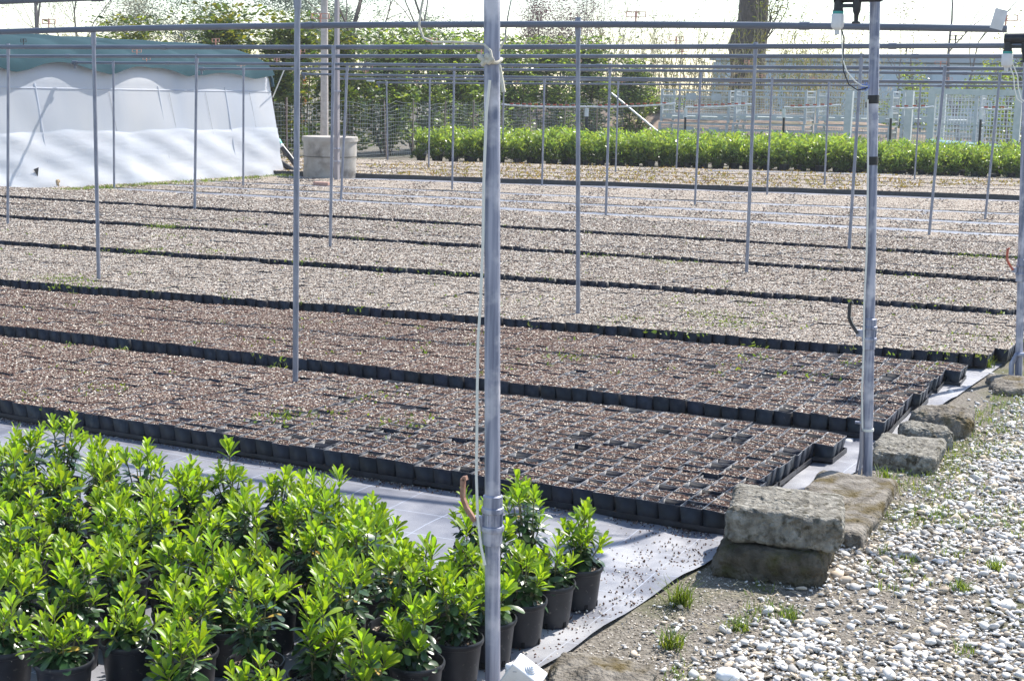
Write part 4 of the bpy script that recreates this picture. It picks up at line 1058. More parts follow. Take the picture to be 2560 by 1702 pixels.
for li, (nm, ps, xr, lx) in enumerate(LINES):
    tops = []
    for pi, ((xb, yb), (xt, yt)) in enumerate(ps):
        b = at(xb, yb, 0); t = atY(xt, yt, b[1])
        if li == 0: t = atY(685, -25, b[1])
        pr = .0165 if li < 3 else .0185
        k = len(ps) - 1 - pi
        root = thing('support_pole', (f'thin galvanised pole, {ORD[k]} from the right of those carrying the {nm} overhead pipe' if len(ps) > 1 else f'thin galvanised pole rising from the nearest bed and carrying the {nm} overhead pipe'), 'pole', (b[0], b[1], 0), 0, 'thin poles carrying the overhead pipes')
        rel = t - np.array([b[0], b[1], 0])
        m_ = MB(); m_.tube([(0, 0, 0), rel * .4, rel * .97], pr, 12); m_.build('pole', M['galv_dull'], root, True)
        m_ = MB(); m_.tube([rel * .955, rel + [0, 0, .03]], pr * 1.3, 12); m_.build('pole_cap', M['galv_dull'], root, True)
        tops.append(t)
    tops = np.array(tops)
    if len(tops) == 1: d = np.array([1, .08, -.01])
    else: d = (tops[-1] - tops[0]) / (tops[-1][0] - tops[0][0])
    pts = [tops[0]] + list(tops[1:])
    if li == 0:
        L = atY(0, 2, 6.52)
        pts = [L - (tops[0] - L) * .6, L, tops[0], tops[0] + (tops[0] - L) * 2.4]
    else:
        if lx:
            f = lambda t: projd(tops[0] - d * t)[0]
            lo, hi = 0, 12
            for _ in range(40):
                mid = (lo + hi) / 2
                if f(mid) > lx: lo = mid
                else: hi = mid
            pts = [tops[0] - d * lo] + pts
        else: pts = [tops[0] - d * (3.9 if li > 2 else 3.5)] + pts
        if li == 1:
            pts.append(atY(2315, 70, 10.33)); 
        else: pts.append(tops[-1] + d * (xr - tops[-1][0]))
    r = [.022, .024, .024, .0235, .0235, .0225, .0225, .0225, .0225][li]
    root = thing('overhead_pipe', f'grey overhead irrigation pipe, the {nm} to the camera', 'pipe', pts[0], 0, 'overhead irrigation pipes')
    rel = [p - pts[0] for p in pts]
    fine = []
    for a, b in zip(rel[:-1], rel[1:]):
        for t in np.linspace(0, 1, 9)[:-1]: fine.append(a + (b - a) * t - np.array([0, 0, .018 * math.sin(math.pi * t)]))
    fine.append(rel[-1])
    if len(rel) >= 3:
        ra = np.array(rel); dg = 2
        cy_, cz_ = np.polyfit(ra[:, 0], ra[:, 1], 1), np.polyfit(ra[:, 0], ra[:, 2], dg)
        fine = [np.array([q, np.polyval(cy_, q), np.polyval(cz_, q)]) for q in np.linspace(ra[0, 0], ra[-1, 0], 40)]; rel = [fine[0], fine[-1]]
    m_ = MB(); m_.tube(fine, r, 12); m_.build('pipe', M['pipe'], root, True)
    tot = np.cumsum([0] + [np.linalg.norm(b - a) for a, b in zip(fine[:-1], fine[1:])])
    dirn = (rel[-1] - rel[0]) / np.linalg.norm(rel[-1] - rel[0]); an = math.atan2(dirn[1], dirn[0])
    sp = 2.55; s0 = [.9, .55, 1.2, .4, 1.5, .8, 1.3, .2, 1.0][li]
    while s0 < tot[-1]:
        k = np.searchsorted(tot, s0) - 1; k = max(k, 0); tt = (s0 - tot[k]) / (tot[k + 1] - tot[k]); c = fine[k] + (fine[k + 1] - fine[k]) * tt
        sprinkler(root, c + [0, 0, r * .8], an + RNG.normal(0, .25), .85, M['pale_red'] if RNG.random() < .8 else M['black_pl']); s0 += sp
    for s in (1.9, 5.7, 9.6, 13.4):
        if s < tot[-1]:
            k = max(np.searchsorted(tot, s) - 1, 0); m_ = MB(); m_.tube([fine[k], fine[k] + dirn * .07], r * 1.22, 12); m_.build('pipe_joint', M['pipe'], root, True)
    if lx:
        m_ = MB(); m_.tube([rel[0] - dirn * .05, rel[0] + dirn * .05], r * 1.5, 10); m_.tube([rel[0], rel[0] - [0, 0, .10]], r * .9, 8); m_.build('end_cap', M['pipe'], root, True)
# plates hanging at pipe ends
m_ = MB(); c = atY(2300, 45, 10.2); m_.box((0, 0, 0), (.085, .004, .13), .5, tilt=(.1, .2)); o = m_.build('marker_plate', M['white_pl'], loc=c); tag(o, 'pale square plate clipped on the right end of the second nearest pipe', 'marker plate')
m_ = MB(); c = atY(853, 184, 31.5); m_.box((0, 0, 0), (.19, .05, .09), .2); o = m_.build('marker_plate', M['white_pl'], loc=c); tag(o, 'small white plate on the left end of the farthest pipe', 'marker plate')

# ------------------------------------------------------------------ greenhouse at left
GH = thing('greenhouse', 'long white film greenhouse with a scalloped green shade net roof', 'greenhouse', (-17.8, 20, 0))
Y0, Y1 = 12.0, 24.6
def wallx(Y): return np.interp(Y, [12, 17.6, 20.3, 24.6], [-18.1, -17.95, -17.55, -17.34])
EAVE = 1.72
ny, nz = 150, 22
V = []
hoops = np.arange(12.2, 24.7, 1.38)
for i in range(ny + 1):
    Y = Y0 + (Y1 - Y0) * i / ny
    hp = np.min(np.abs(hoops - Y)) / .69
    for j in range(nz + 1):
        t = j / nz; z = EAVE * t
        x = wallx(Y) - .28 * t ** 1.2
        x += .012 * (1 - t) * math.sin(Y * 5.3 + t * 4 + 1.3 * math.sin(Y * 1.7)) + .008 * math.sin(Y * 3.1 + t * 6 + 2 * math.sin(Y * .7)) * math.sin(t * 3.1) + .010 * hp * math.sin(t * 3.14) - .009 * math.sin(Y * 7 + t * 5) * (1 - t) ** 2
        V.append((x + .0, Y + .06 * t * 0, z))
F = [(i * (nz + 1) + j, (i + 1) * (nz + 1) + j, (i + 1) * (nz + 1) + j + 1, i * (nz + 1) + j + 1) for i in range(ny) for j in range(nz)]
o = link('side_wall', np_mesh('side_wall', np.array(V) - [-17.8, 20, 0], F, M['film'], smooth=True), GH)
M['film2'] = mat('double_white_film', (0.78, 0.80, 0.84), (0.86, 0.86, 0.87), 1.2, rough=0.45, transl=0.42, bump=.5, bscale=3.5, stretch=(1, .6, 2.2), detail=4)
V2 = []
for i in range(ny + 1):
    Y = Y0 + (Y1 - Y0) * i / ny
    for j in range(13):
        x, y, z = V[i * (nz + 1) + j]
        V2.append((x + .016 + .010 * math.sin(Y * 6.1 + j) * (j < 12) + (.05 * (1 - j / 4) if j < 4 else 0), y, z + (.02 * math.sin(Y * 2.7) + .012 * math.sin(Y * 7) if j == 12 else 0)))
F2 = [(i * 13 + j, (i + 1) * 13 + j, (i + 1) * 13 + j + 1, i * 13 + j + 1) for i in range(ny) for j in range(12)]
link('film_skirt', np_mesh('film_skirt', np.array(V2) - [-17.8, 20, 0], F2, M['film2'], smooth=True), GH)
def arch(s):  # s 0..1 from eave to far eave, returns dx, z
    a = math.pi * s; W_ = 2.6
    return -W_ * (1 - math.cos(a)), EAVE + (.80 * math.sin(a) ** .8 if 0 < s < 1 else 0)
def roof(name, s0f, s1, m, lift, Ys, sag):
    V = []; ns = 20
    for Y in Ys:
        s0 = s0f(Y); hh = np.min(np.abs(hoops - Y)) / .69
        for k in range(ns + 1):
            s = s0 + (s1 - s0) * k / ns; dx, z = arch(s)
            V.append((wallx(Y) - .28 + dx + lift, Y, z + lift - sag * hh * hh * math.sin(math.pi * min(s * 3, 1) / 1.0 if s < .33 else math.pi / 2) ))
    F = [(i * (ns + 1) + k, (i + 1) * (ns + 1) + k, (i + 1) * (ns + 1) + k + 1, i * (ns + 1) + k + 1) for i in range(len(Ys) - 1) for k in range(ns)]
    return link(name, np_mesh(name, np.array(V) - [-17.8, 20, 0], F, m, smooth=True), GH)
Ys = np.linspace(Y0, Y1, 160)
roof('roof_film', lambda Y: 0.0, 1.0, M['film'], 0.0, Ys, .0)
def scal(Y):
    return .020 + .062 * abs(math.sin((Y - 18.15) / .98 * math.pi / 2)) ** 1.3 * (1 if Y < 22.3 else .45) 
roof('shade_net', scal, .8, M['net'], .10, np.linspace(Y0, Y1 + .05, 200), .07)
# end wall
V = [(wallx(Y1) - .28 * t, Y1, EAVE * t) for t in (0, .5, 1)]
m_ = MB(); pts = [(wallx(Y1), Y1, 0), (wallx(Y1) - .28, Y1, EAVE)] + [(wallx(Y1) - .28 + arch(s)[0], Y1, arch(s)[1]) for s in np.linspace(.05, 1, 20)] + [(wallx(Y1) - 5.6, Y1, 0)]
m_.add([np.array(p) - [-17.8, 20, 0] for p in pts], [list(range(len(pts)))]); m_.build('end_wall', M['film'], GH)
m_ = MB()
for Y in (16.0, 18.6, 21.35, 23.2):
    m_.tube([np.array([wallx(Y) - .008 - .28 * t ** 1.2, Y, EAVE * t]) - [-17.8, 20, 0] for t in np.linspace(.25, 1, 6)], .024, 8)
    m_.build('wall_post', M['film'], GH, True); m_ = MB()
m_ = MB(); m_.tube([np.array([wallx(Y) - .268, Y, EAVE - .07]) - [-17.8, 20, 0] for Y in np.linspace(Y0, Y1, 30)], .014, 8); m_.build('eave_rail', M['film'], GH, True)
m_ = MB(); m_.tube([np.array([wallx(Y1) - .28 + arch(s)[0] + .03, Y1 + .04, arch(s)[1] + .03]) - [-17.8, 20, 0] for s in np.linspace(0, .6, 16)], .035, 8); m_.build('end_hoop', mat('dark_net_edge', (.02, .06, .08), rough=.6), GH, True)
for Y in (20.1, 21.6, 22.6, 23.9):
    m_ = MB(); m_.tube([np.array([wallx(Y) + .012 - .28 * t ** 1.2, Y + .10 * (1 - t), EAVE * t]) - [-17.8, 20, 0] for t in (.95, .7, .45)], .002, 5); m_.build('tie_cord', M['timber'], GH)
m_ = MB(); c = np.array([wallx(18.25) + .03, 18.25, .33]) - [-17.8, 20, 0]; m_.add([c, c + [.0, .12, .03], c + [.01, .08, -.12]], [(0, 1, 2)]); m_.build('torn_hole', M['tape'], GH)
m_ = MB(); a = atY(628, 225, 24.7); b = atY(655, 160, 24.75); m_.tube([a, b], .012, 6); tag(m_.build('guy_rope', M['hose']), 'pale guy rope slanting up from the greenhouse corner', 'rope')
# black drain pipes by the greenhouse corner
dp = thing('drain_pipe', 'pair of thick black drain pipes with a teal elbow beside the greenhouse corner', 'pipe', at(650, 400, 0))
o0 = at(650, 400, 0)
m_ = MB(); m_.tube([atY(x, y, 24.9) - o0 for x, y in [(642, 330), (665, 358), (690, 392)]], .055, 12); m_.build('upper_pipe', M['black_pl'], dp, True)
m_ = MB(); m_.tube([atY(x, y, 24.7) - o0 for x, y in [(632, 365), (655, 380), (690, 402)]], .055, 12); m_.build('lower_pipe', M['black_pl'], dp, True)
m_ = MB(); m_.tube([atY(x, y, 24.9) - o0 for x, y in [(634, 323), (640, 325), (645, 335)]], .065, 12); m_.build('elbow', M['teal_pl'], dp, True)
m_ = MB(); m_.tube([atY(x, y, 24.9) - o0 for x, y in [(645, 335), (649, 341)]], .068, 12); m_.build('clamp', M['white_pl'], dp, True)

# ------------------------------------------------------------------ concrete well, poles behind
wc = at(757, 412, 0) + np.array([-.2, .35, 0]); wc[2] = 0
wr = .53
WL = thing('concrete_well', 'round weathered concrete well ring with a flat lid', 'well', wc)
m_ = MB(); m_.lathe([(wr, 0), (wr, .14)], 40); m_.lathe([(wr - .01, .14), (wr - .01, .42)], 40); m_.build('lower_ring', M['concrete'], WL, True)
m_ = MB(); m_.lathe([(wr - .005, .43), (wr - .005, .74), (wr - .06, .74)], 40); m_.build('upper_ring', M['concrete'], WL, True)
m_ = MB(); m_.lathe([(0, .72), (wr + .02, .72), (wr + .02, .80), (wr + .01, .81), (0, .81)], 40); m_.build('lid', M['concrete'], WL, True)
m_ = MB(); m_.lathe([(wr + .003, .415), (wr + .003, .43)], 40); m_.build('joint', mat('joint_shade', (.13, .12, .1), rough=.9), WL, True)
def up(x, y0, ytop, Y, r0, r1, name, m, label, cat, nside=20, phase=0):
    b = atY(x, y0, Y); t = atY(x, ytop, Y)
    root = thing(name, label, cat, (b[0], b[1], 0)); m_ = MB(); m_.tube([(0, 0, 0), (t[0] - b[0], 0, t[2])], [r0, r1], nside, phase=phase); m_.build('shaft', m, root, True)
    return root
up(747, 400, -22, 26.2, .088, .07, 'utility_pole', M['pole_conc'], 'tall round concrete utility pole behind the well', 'utility pole')
r_ = up(776, 408, -20, 23.75, .058, .05, 'timber_post', M['timber'], 'grey timber post standing right in front of the well', 'post', 4, math.pi / 4)
for z in (.62, .38, 1.7):
    m_ = MB(); m_.box((0, 0, z), (.11, .11, .025)); m_.build('strap', M['galv'], r_)
m_ = MB(); a = atY(800, 170, 23.7); b = at(792, 408, 0); m_.tube([(0, 0, 0), a - b], .012, 8); o = m_.build('stay_rod', M['galv_dull'], loc=b); tag(o, 'thin stay rod leaning beside the timber post at the well', 'rod')
m_ = MB(); a = at(820, 404, 0); m_.tube([(0, 0, .05), (.75, .5, .05)], .045, 10); m_.tube([(.55, .37, .05), (.60, .40, .05)], .06, 10); o = m_.build('pipe_stub', M['white_pl'], loc=a, smooth=True); tag(o, 'short grey white pipe on the ground right of the well', 'pipe')

# ------------------------------------------------------------------ wire fence
FPTS = [(-24.5, 27.5), (-20.3, 28.4), (-19.3, 30.6), (-19.35, 34.0), (-19.5, 37.9), (-19.2, 42), (-18.6, 46)]
FE = thing('wire_fence', 'sagging welded wire mesh fence with rusty stakes before the tall laurels', 'fence', (-19.3, 32, 0))
O = np.array([-19.3, 32, 0])
def fpt(t):
    seg = [math.dist(a, b) for a, b in zip(FPTS[:-1], FPTS[1:])]; L = t * sum(seg)
    for a, b, s in zip(FPTS[:-1], FPTS[1:], seg):
        if L <= s: return np.array(a) + (np.array(b) - np.array(a)) * L / s
        L -= s
    return np.array(FPTS[-1])
m_ = MB(); NS = 120
for j in range(15):
    z = .06 + j * .095
    pts = []
    for i in range(0, NS + 1, 2):
        p = fpt(i / NS); sag = .05 * math.sin(i * .43) * (j / 14) + .03 * math.sin(i * 1.1 + j) * (j / 14)
        pts.append(np.array([p[0] + .03 * math.sin(i * .9), p[1], z + sag]) - O)
    m_.tube(pts, .0035 if j < 14 else .005, 3)
for i in range(0, 230):
    p = fpt(i / 230); m_.tube([np.array([p[0], p[1], .03]) - O, np.array([p[0] + .03 * math.sin(i), p[1], 1.40 + .05 * math.sin(i * .2)]) - O], .003, 3, caps=False)
o = m_.build('wire_mesh', M['wire'], FE); o['kind'] = 'stuff'
rusty = mat('rusty_stake', (.2, .15, .13), (.3, .25, .22), 10, rough=.8)
for t in (.12, .21, .27, .36, .42, .5, .58, .66, .74, .83, .92):
    p = fpt(t); m_ = MB(); m_.tube([np.array([p[0] + .03, p[1], 0]) - O, np.array([p[0] + .03 + RNG.normal(0, .04), p[1], 1.42 + RNG.uniform(0, .15)]) - O], .018, 6); m_.build('stake', rusty, FE)

# ------------------------------------------------------------------ foliage builders
def lobes_crown(rng, rx, ry, h, z0, n_lobe, n_leaf, size, flat_base=True):
    """leaf points over many uneven lobes filling a crown, denser outside"""
    P = []
    c = []
    for _ in range(n_lobe):
        a = rng.uniform(0, 6.283); q = math.sqrt(rng.uniform(0, 1)); zz = rng.uniform(.05, 1)
        prof = math.sin(math.pi * min(.98, .12 + .86 * zz ** .9)) ** .55
        c.append((math.cos(a) * q * rx * prof * .8, math.sin(a) * q * ry * prof * .8, z0 + h * zz * .95, rng.uniform(.28, .5) * min(rx, ry, h)))
    per = n_leaf // n_lobe
    for x, y, z, r in c:
        d = rng.normal(0, 1, (per, 3)); d /= np.linalg.norm(d, axis=1)[:, None]
        rr = r * rng.uniform(.35, 1.05, per) ** .6
        P.append(np.array([x, y, z]) + d * rr[:, None] * [1, 1, .9])
    P = np.concatenate(P); P = P[P[:, 2] > .05]
    return P
def leaf_mesh_cloud(name, P, size, rng, mats, upright=.4, aspect=.45, mi=None):
    v, f = leaf_quads(P, size, rng, upright, aspect)
    mm = None
    if mi is not None: mm = np.concatenate([mi, mi])
    return np_mesh(name, v, f, mats, mi=mm)
def grow(mb, p, d, L, r, lvl, rng, ends, up=.15, nch=(3, 5), wig=.18, shrink=.62, sides=(8, 5, 4, 3, 3)):
    pts = [p]; rad = [r]; seg = 5; dirs = [d]
    for i in range(seg):
        d = d + rng.normal(0, wig, 3) + np.array([0, 0, up * .3]); d /= np.linalg.norm(d)
        p = p + d * L / seg; pts.append(p); rad.append(r * (1 - .55 * (i + 1) / seg)); dirs.append(d)
    mb.tube(pts, rad, sides[min(4 - lvl if lvl <= 4 else 0, 4)], caps=False)
    if lvl <= 0:
        for q in pts[1:]: ends.append(q)
        return
    n = int(rng.integers(*nch)) if nch[1] > nch[0] else nch[0]
    nd = dirs[-1] + rng.normal(0, .15, 3); nd /= np.linalg.norm(nd)
    grow(mb, pts[-1], nd, L * (shrink + .12), rad[-1] * .95, lvl - 1, rng, ends, up, nch, wig, shrink, sides)
    for k in range(n - 1):
        i = int(rng.integers(2, seg + 1)); a = rng.normal(0, 1, 3); dd = dirs[i]; a -= dd * (a @ dd); a /= np.linalg.norm(a) + 1e-9
        nd = dd * rng.uniform(.5, .9) + a * rng.uniform(.5, .95) + np.array([0, 0, up]); nd /= np.linalg.norm(nd)
        grow(mb, pts[i], nd, L * shrink * rng.uniform(.75, 1.2), rad[i] * .62, lvl - 1, rng, ends, up, nch, wig, shrink, sides)
def tree(name, label, cat, loc, H, r, seed, lvl=3, leaves=0, lsize=.12, lm=None, up=.2, nch=(3, 5), wig=.14, trunk_frac=.45, jitter=.2, bark='twig', group=None, lean=(0, 0), shrink=.66, aspect=.5):
    rng = np.random.default_rng(seed); root = thing(name, label, cat, (loc[0], loc[1], 0), 0, group)
    ends = []; mb = MB()
    grow(mb, np.array([0, 0, -.05]), np.array([lean[0], lean[1], 1.0]), H * trunk_frac, r, lvl, rng, ends, up, nch, wig, shrink)
    # several leaders from the trunk top
    mb.build('trunk', M[bark], root, True)
    E = np.array(ends)
    if leaves:
        nclu = max(30, leaves // 28); idx = rng.integers(0, len(E), nclu)[rng.integers(0, nclu, leaves)]; P = E[idx] + rng.normal(0, jitter, (leaves, 3))
        o = link('crown', leaf_mesh_cloud('crown', P, lsize, rng, lm, .3, aspect), root); o['kind'] = 'stuff'
    return root

# potted laurels in the middle distance: each plant an object
lrng = np.random.default_rng(77)
LAUREL = []
for k in range(5):
    n = 420; P = lobes_crown(lrng, .27, .27, .56, .12, 12, n, .08)
    P[:, 2] = np.minimum(P[:, 2], .75)
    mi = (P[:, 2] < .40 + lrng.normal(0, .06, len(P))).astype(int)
    tipsn = 70
    T = np.stack([lrng.normal(0, .16, tipsn), lrng.normal(0, .16, tipsn), lrng.uniform(.55, .80, tipsn)], -1)
    P = np.concatenate([P, T]); mi = np.concatenate([mi, np.zeros(tipsn, int)])
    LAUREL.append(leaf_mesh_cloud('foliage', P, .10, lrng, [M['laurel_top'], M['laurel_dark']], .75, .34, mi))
m_ = MB(); m_.lathe([(.09, 0), (.12, .2), (.125, .2), (.125, .21), (.105, .205), (0, .19)], 14); LPOT = m_.mesh('pot', M['round_pl'], True)
fa, fb, fc = at(975, 379, 0), at(1700, 399, 0), at(2358, 422, 0)
cnt = 0
for row in range(6):
    x = -17.6 + .1 * (row % 2); ci = 0
    while x < -1.5:
        yf = np.interp(x, [fa[0], fb[0], fc[0], -1], [fa[1], fb[1], fc[1], fc[1] + .6]); y = yf + .28 + row * .46 + lrng.normal(0, .05)
        q = projd((x, y, .5))
        if q[0] < 2400:
            if cnt < 300:
                s = lrng.uniform(.85, 1.08) * (1 - .10 * (x > -8) + (.06 if row > 2 else 0))
                o = thing('potted_laurel', f'knee high glossy laurel, {ORD[ci]} from the left, {ORD[row]} row of the laurel block', 'potted laurel', (x + lrng.normal(0, .04), y, .01), lrng.uniform(0, 6.28), 'potted laurels in the long block', s)
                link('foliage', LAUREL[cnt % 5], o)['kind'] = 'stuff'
                if row < 2: link('pot', LPOT, o)
                cnt += 1
        x += .37; ci += 1
# dark edging strips along the block
m_ = MB(); pts = [at(x, y, .06) for x, y in [(1630, 398), (1830, 402), (2060, 408)]]; m_.tube(pts, .06, 8); tag(m_.build('edging_pipe', mat('grey_edging', (.10, .11, .14), rough=.5), smooth=True), 'dark grey pipe edging in front of the laurel block', 'edging')
m_ = MB()
for a, b in zip([(2075, 411), (2160, 413), (2250, 417)], [(2150, 413), (2240, 416), (2358, 421)]): m_.bar(at(*a, .05), at(*b, .05), .09)
m_ = MB(); m_.bar(at(2075, 411, .05), at(2358, 421, .05), .09); tag(m_.build('edging_board', mat('red_edging', (.42, .10, .07), (.3, .08, .06), 6, rough=.7)), 'red edging board at the foot of the laurels at right', 'edging')

# spray booms among the laurels
BOOM = [((1350, 312), (1350, 246), (1155, 241), 'first'), ((1352, 312), (1352, 246), (1555, 239), 'second'), ((1578, 322), (1579, 247), (1735, 240), 'third'), ((1804, 330), (1806, 247), (1935, 242), 'fourth'), ((2051, 338), (2053, 248), (2150, 246), 'fifth'), ((2255, 345), (2260, 250), (2330, 250), 'sixth')]
for k, (b, t, e, nm) in enumerate(BOOM):
    Yb = 36.2; tp = atY(*t, Yb); en = atY(*e, Yb); base = np.array([tp[0], Yb, 0])
    root = thing('spray_boom', f'white spray boom with red nozzles on a dark riser, {nm} from the left', 'spray boom', base, 0, 'spray booms above the laurels')
    m_ = MB(); m_.tube([(0, 0, 0), (.01, 0, .8), tp - base - [0, 0, .1]], .03, 8); m_.build('riser', M['black_pl'], root, True)
    m_ = MB(); m_.tube([tp - base - [0, 0, .26], tp - base - [0, 0, .04]], .045, 8); m_.build('fitting', M['white_pl'], root, True)
    dirv = (en - tp); n = 8
    pts = [tp - base + dirv * i / n + np.array([0, 0, -.035 * math.sin(math.pi * i / n)]) for i in range(n + 1)]
    m_ = MB(); m_.tube(pts, .022, 8); m_.build('arm', M['white_pl'], root, True)
    nn = max(3, int(abs(dirv[0]) / .22))
    for i in range(nn):
        c = tp - base + dirv * (.15 + .8 * i / nn) + np.array([0, 0, .03]); m_ = MB(); m_.box(c, (.09, .03, .035)); m_.build('nozzle', M['red_pl'], root)

# ------------------------------------------------------------------ wire cages stacked behind
def cage_mesh():
    W_, D_, H_ = 2.15, 1.25, 1.0
    fr = MB(); fr.bar((0, 0, 0), (0, 0, H_), .075)
    rail = MB()
    for sy in (0, 1):
        for z in (.10, .22, H_ - .03, H_ - .22): rail.bar((.04, sy * D_, z), (W_ - .04, sy * D_, z), .05)
    for sx in (0, 1):
        for z in (.10, H_ - .03, H_ - .2, .35): rail.bar((sx * W_, .04, z), (sx * W_, D_ - .04, z), .04)
    base = MB(); base.box((W_ / 2, D_ / 2, .155), (W_ - .09, D_ - .09, .05))
    for x in (.25, .62, 1.2, 1.9): base.box((x, -.02, .155), (.18, .04, .12))
    ms = MB()
    for sy in (0, 1):
        for i in range(1, 28): ms.tube([(i * W_ / 28, sy * D_, .2), (i * W_ / 28, sy * D_, H_ - .1)], .0055, 3, caps=False)
        for j in range(1, 10): ms.tube([(0.03, sy * D_, .2 + j * .075), (W_ - .03, sy * D_, .2 + j * .075)], .0055, 3, caps=False)
    for sx in (0, 1):
        for i in range(1, 16): ms.tube([(sx * W_, i * D_ / 16, .2), (sx * W_, i * D_ / 16, H_ - .1)], .0055, 3, caps=False)
        for j in range(1, 10): ms.tube([(sx * W_, .03, .2 + j * .075), (sx * W_, D_ - .03, .2 + j * .075)], .0055, 3, caps=False)
    plate = MB(); plate.box((0, -.04, H_ - .22), (.32, .02, .2))
    return fr.mesh('corner_post', M['cage']), rail.mesh('rails', M['cage']), base.mesh('pallet_base', M['greenish']), ms.mesh('wire_mesh', M['cage']), plate.mesh('label_plate', M['cage'])
CG = cage_mesh()
Yc = 43.5
for k, (xl, nm) in enumerate([(1519, 'leftmost'), (1688, 'second from the left'), (1878, 'third from the left'), (2075, 'rightmost')]):
    b = atY(xl, 300, Yc)
    for lev, lv in ((0, 'lower'), (1, 'upper')):
        root = thing('wire_cage', f'galvanised wire mesh cage, {lv} one of the {nm} stack', 'wire cage', (b[0], Yc + .12 * lev, lev * 1.02 + .05 * k * 0 - .08 + .06 * k * .6), math.radians(3), 'stacked wire mesh cages')
        for nme, me in zip(('corner_posts', 'rails', 'pallet_base', 'wire_mesh', 'label_plate'), CG):
            if nme == 'label_plate':
                if k == 0:
                    for px in (.95, 1.75): link(nme, me, root, (px, 0, 0))
                continue
            if nme == 'corner_posts':
                for px in (0, 2.15):
                    for py in (0, 1.25): link('corner_post', me, root, (px, py, 0))
                continue
            o = link(nme, me, root)
            if nme == 'wire_mesh': o['kind'] = 'stuff'
# mesh enclosure at right with thick pale frame
e0, e1 = atY(2140, 335, 40), atY(2338, 335, 40)
root = thing('mesh_enclosure', 'pale framed wire mesh enclosure with thick posts at the right', 'enclosure', (e0[0], 40, 0)); Wd = e1[0] - e0[0]
for x, y in ((0, 0), (Wd, 0), (-.05, 1.8), (Wd + .3, 1.8), (Wd + .65, .2)):
    m_ = MB(); m_.bar((x, y, 0), (x, y, 1.95), .17); m_.build('frame_post', M['greenish'], root)
m_ = MB(); m_.bar((-.1, 0, 2.0), (Wd + .2, 0, 2.0), .15); m_.build('top_beam', M['greenish'], root)
m_ = MB(); m_.bar((.05, -.02, .62), (Wd, -.02, .62), .05); m_.bar((.05, -.02, 1.15), (Wd, -.02, 1.15), .04); m_.bar((Wd * .52, 0, .1), (Wd * .52, 0, 1.9), .08); m_.build('rails', M['cage'], root)
m_ = MB()
for i in range(1, 26): m_.tube([(i * Wd / 26, .02, .2), (i * Wd / 26, .02, 1.9)], .011, 3, caps=False)
for j in range(1, 17): m_.tube([(.05, .02, .2 + j * .105), (Wd, .02, .2 + j * .105)], .011, 3, caps=False)
m_.build('wire_mesh', M['white_pl'], root)['kind'] = 'stuff'
# pale green sheet under it, loose posts
m_ = MB(); pts = [atY(2140, 322, 39.5), atY(2325, 338, 39.4), atY(2320, 352, 39.2), atY(2140, 352, 39.2)]; c = pts[0]
m_.add([p - c for p in pts] + [p - c + np.array([0, .25, .02]) for p in pts], [(0, 1, 2, 3), (4, 7, 6, 5), (0, 4, 5, 1), (1, 5, 6, 2), (2, 6, 7, 3), (3, 7, 4, 0)]); o = m_.build('film_sheet', M['sheet'], loc=c); tag(o, 'folded pale green film sheet in front of the mesh enclosure', 'film sheet')
for x, lb in ((1948, 'between the wire cages and the fourth boom'), (2087, 'right of the second thick post by the cages')):
    b = atY(x, 345, 41); t = atY(x + 10, 210, 41); m_ = MB(); m_.bar((0, 0, 0), (t[0] - b[0], 0, t[2]), .19); o = m_.build('fence_post', M['greenish'], loc=(b[0], 41, 0)); tag(o, f'thick pale concrete post {lb}', 'post', 'thick pale posts by the cages')
m_ = MB(); a = atY(1408, 215, 41.5); b = atY(1520, 308, 41.5); m_.tube([(0, 0, 0), b - a], .03, 8); o = m_.build('leaning_bar', M['cage'], loc=a); tag(o, 'pale bar slanting down to the foot of the left cage stack', 'bar')

# ------------------------------------------------------------------ tall hedge of laurels behind the fence
hr = np.random.default_rng(5)
HB = []
for k in range(4):
    H_ = 2.9; P = lobes_crown(hr, .95, .95, H_, .15, 34, 5200, .1)
    T = np.stack([hr.normal(0, .5, 500), hr.normal(0, .5, 500), hr.uniform(2.5, 3.35, 500)], -1); P = np.concatenate([P, T])
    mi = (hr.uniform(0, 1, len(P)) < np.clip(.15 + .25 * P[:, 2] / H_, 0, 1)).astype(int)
    HB.append((P, mi))
hedge = [(-21.8, 28.6, 1.0, 1), (-21.2, 30.4, .98, 1), (-20.9, 32.2, .92, 1), (-20.6, 34.0, .92, 0), (-20.7, 35.8, .95, 0), (-20.7, 37.7, .93, 0), (-20.8, 39.6, .96, 0), (-20.6, 41.6, .95, 0), (-20.4, 43.8, .97, 0), (-20.0, 46.0, 1.0, 0), (-19.2, 48.2, .85, 0), (-23, 26.8, .9, 1)]
HME = []
for P, mi in HB:
    for pal in (0, 1):
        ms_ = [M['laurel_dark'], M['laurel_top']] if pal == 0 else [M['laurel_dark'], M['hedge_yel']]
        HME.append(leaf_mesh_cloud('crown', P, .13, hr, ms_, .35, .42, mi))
m_ = MB(); 
for k in range(7):
    a = k * .9; m_.tube([(math.cos(a) * .12, math.sin(a) * .12, 0), (math.cos(a) * .4, math.sin(a) * .4, 1.0), (math.cos(a) * .5, math.sin(a) * .5, 2.3)], [.025, .018, .008], 5)
HTR = m_.mesh('trunk', M['bark'], True)
hedge = sorted(hedge, key=lambda q: projd((q[0], q[1], 1.5))[0])
for k, (x, y, s, pal) in enumerate(hedge):
    lab = f'tall dense {"yellowish" if pal else "dark green"} laurel behind the wire fence, {ORD[k]} from the left'
    root = thing('tall_laurel', lab, 'shrub', (x, y, 0), hr.uniform(0, 6.28), 'tall laurels behind the wire fence', s * 1.08)
    o = link('crown', HME[(k % 4) * 2 + pal], root); o['kind'] = 'stuff'; link('trunk', HTR, root)

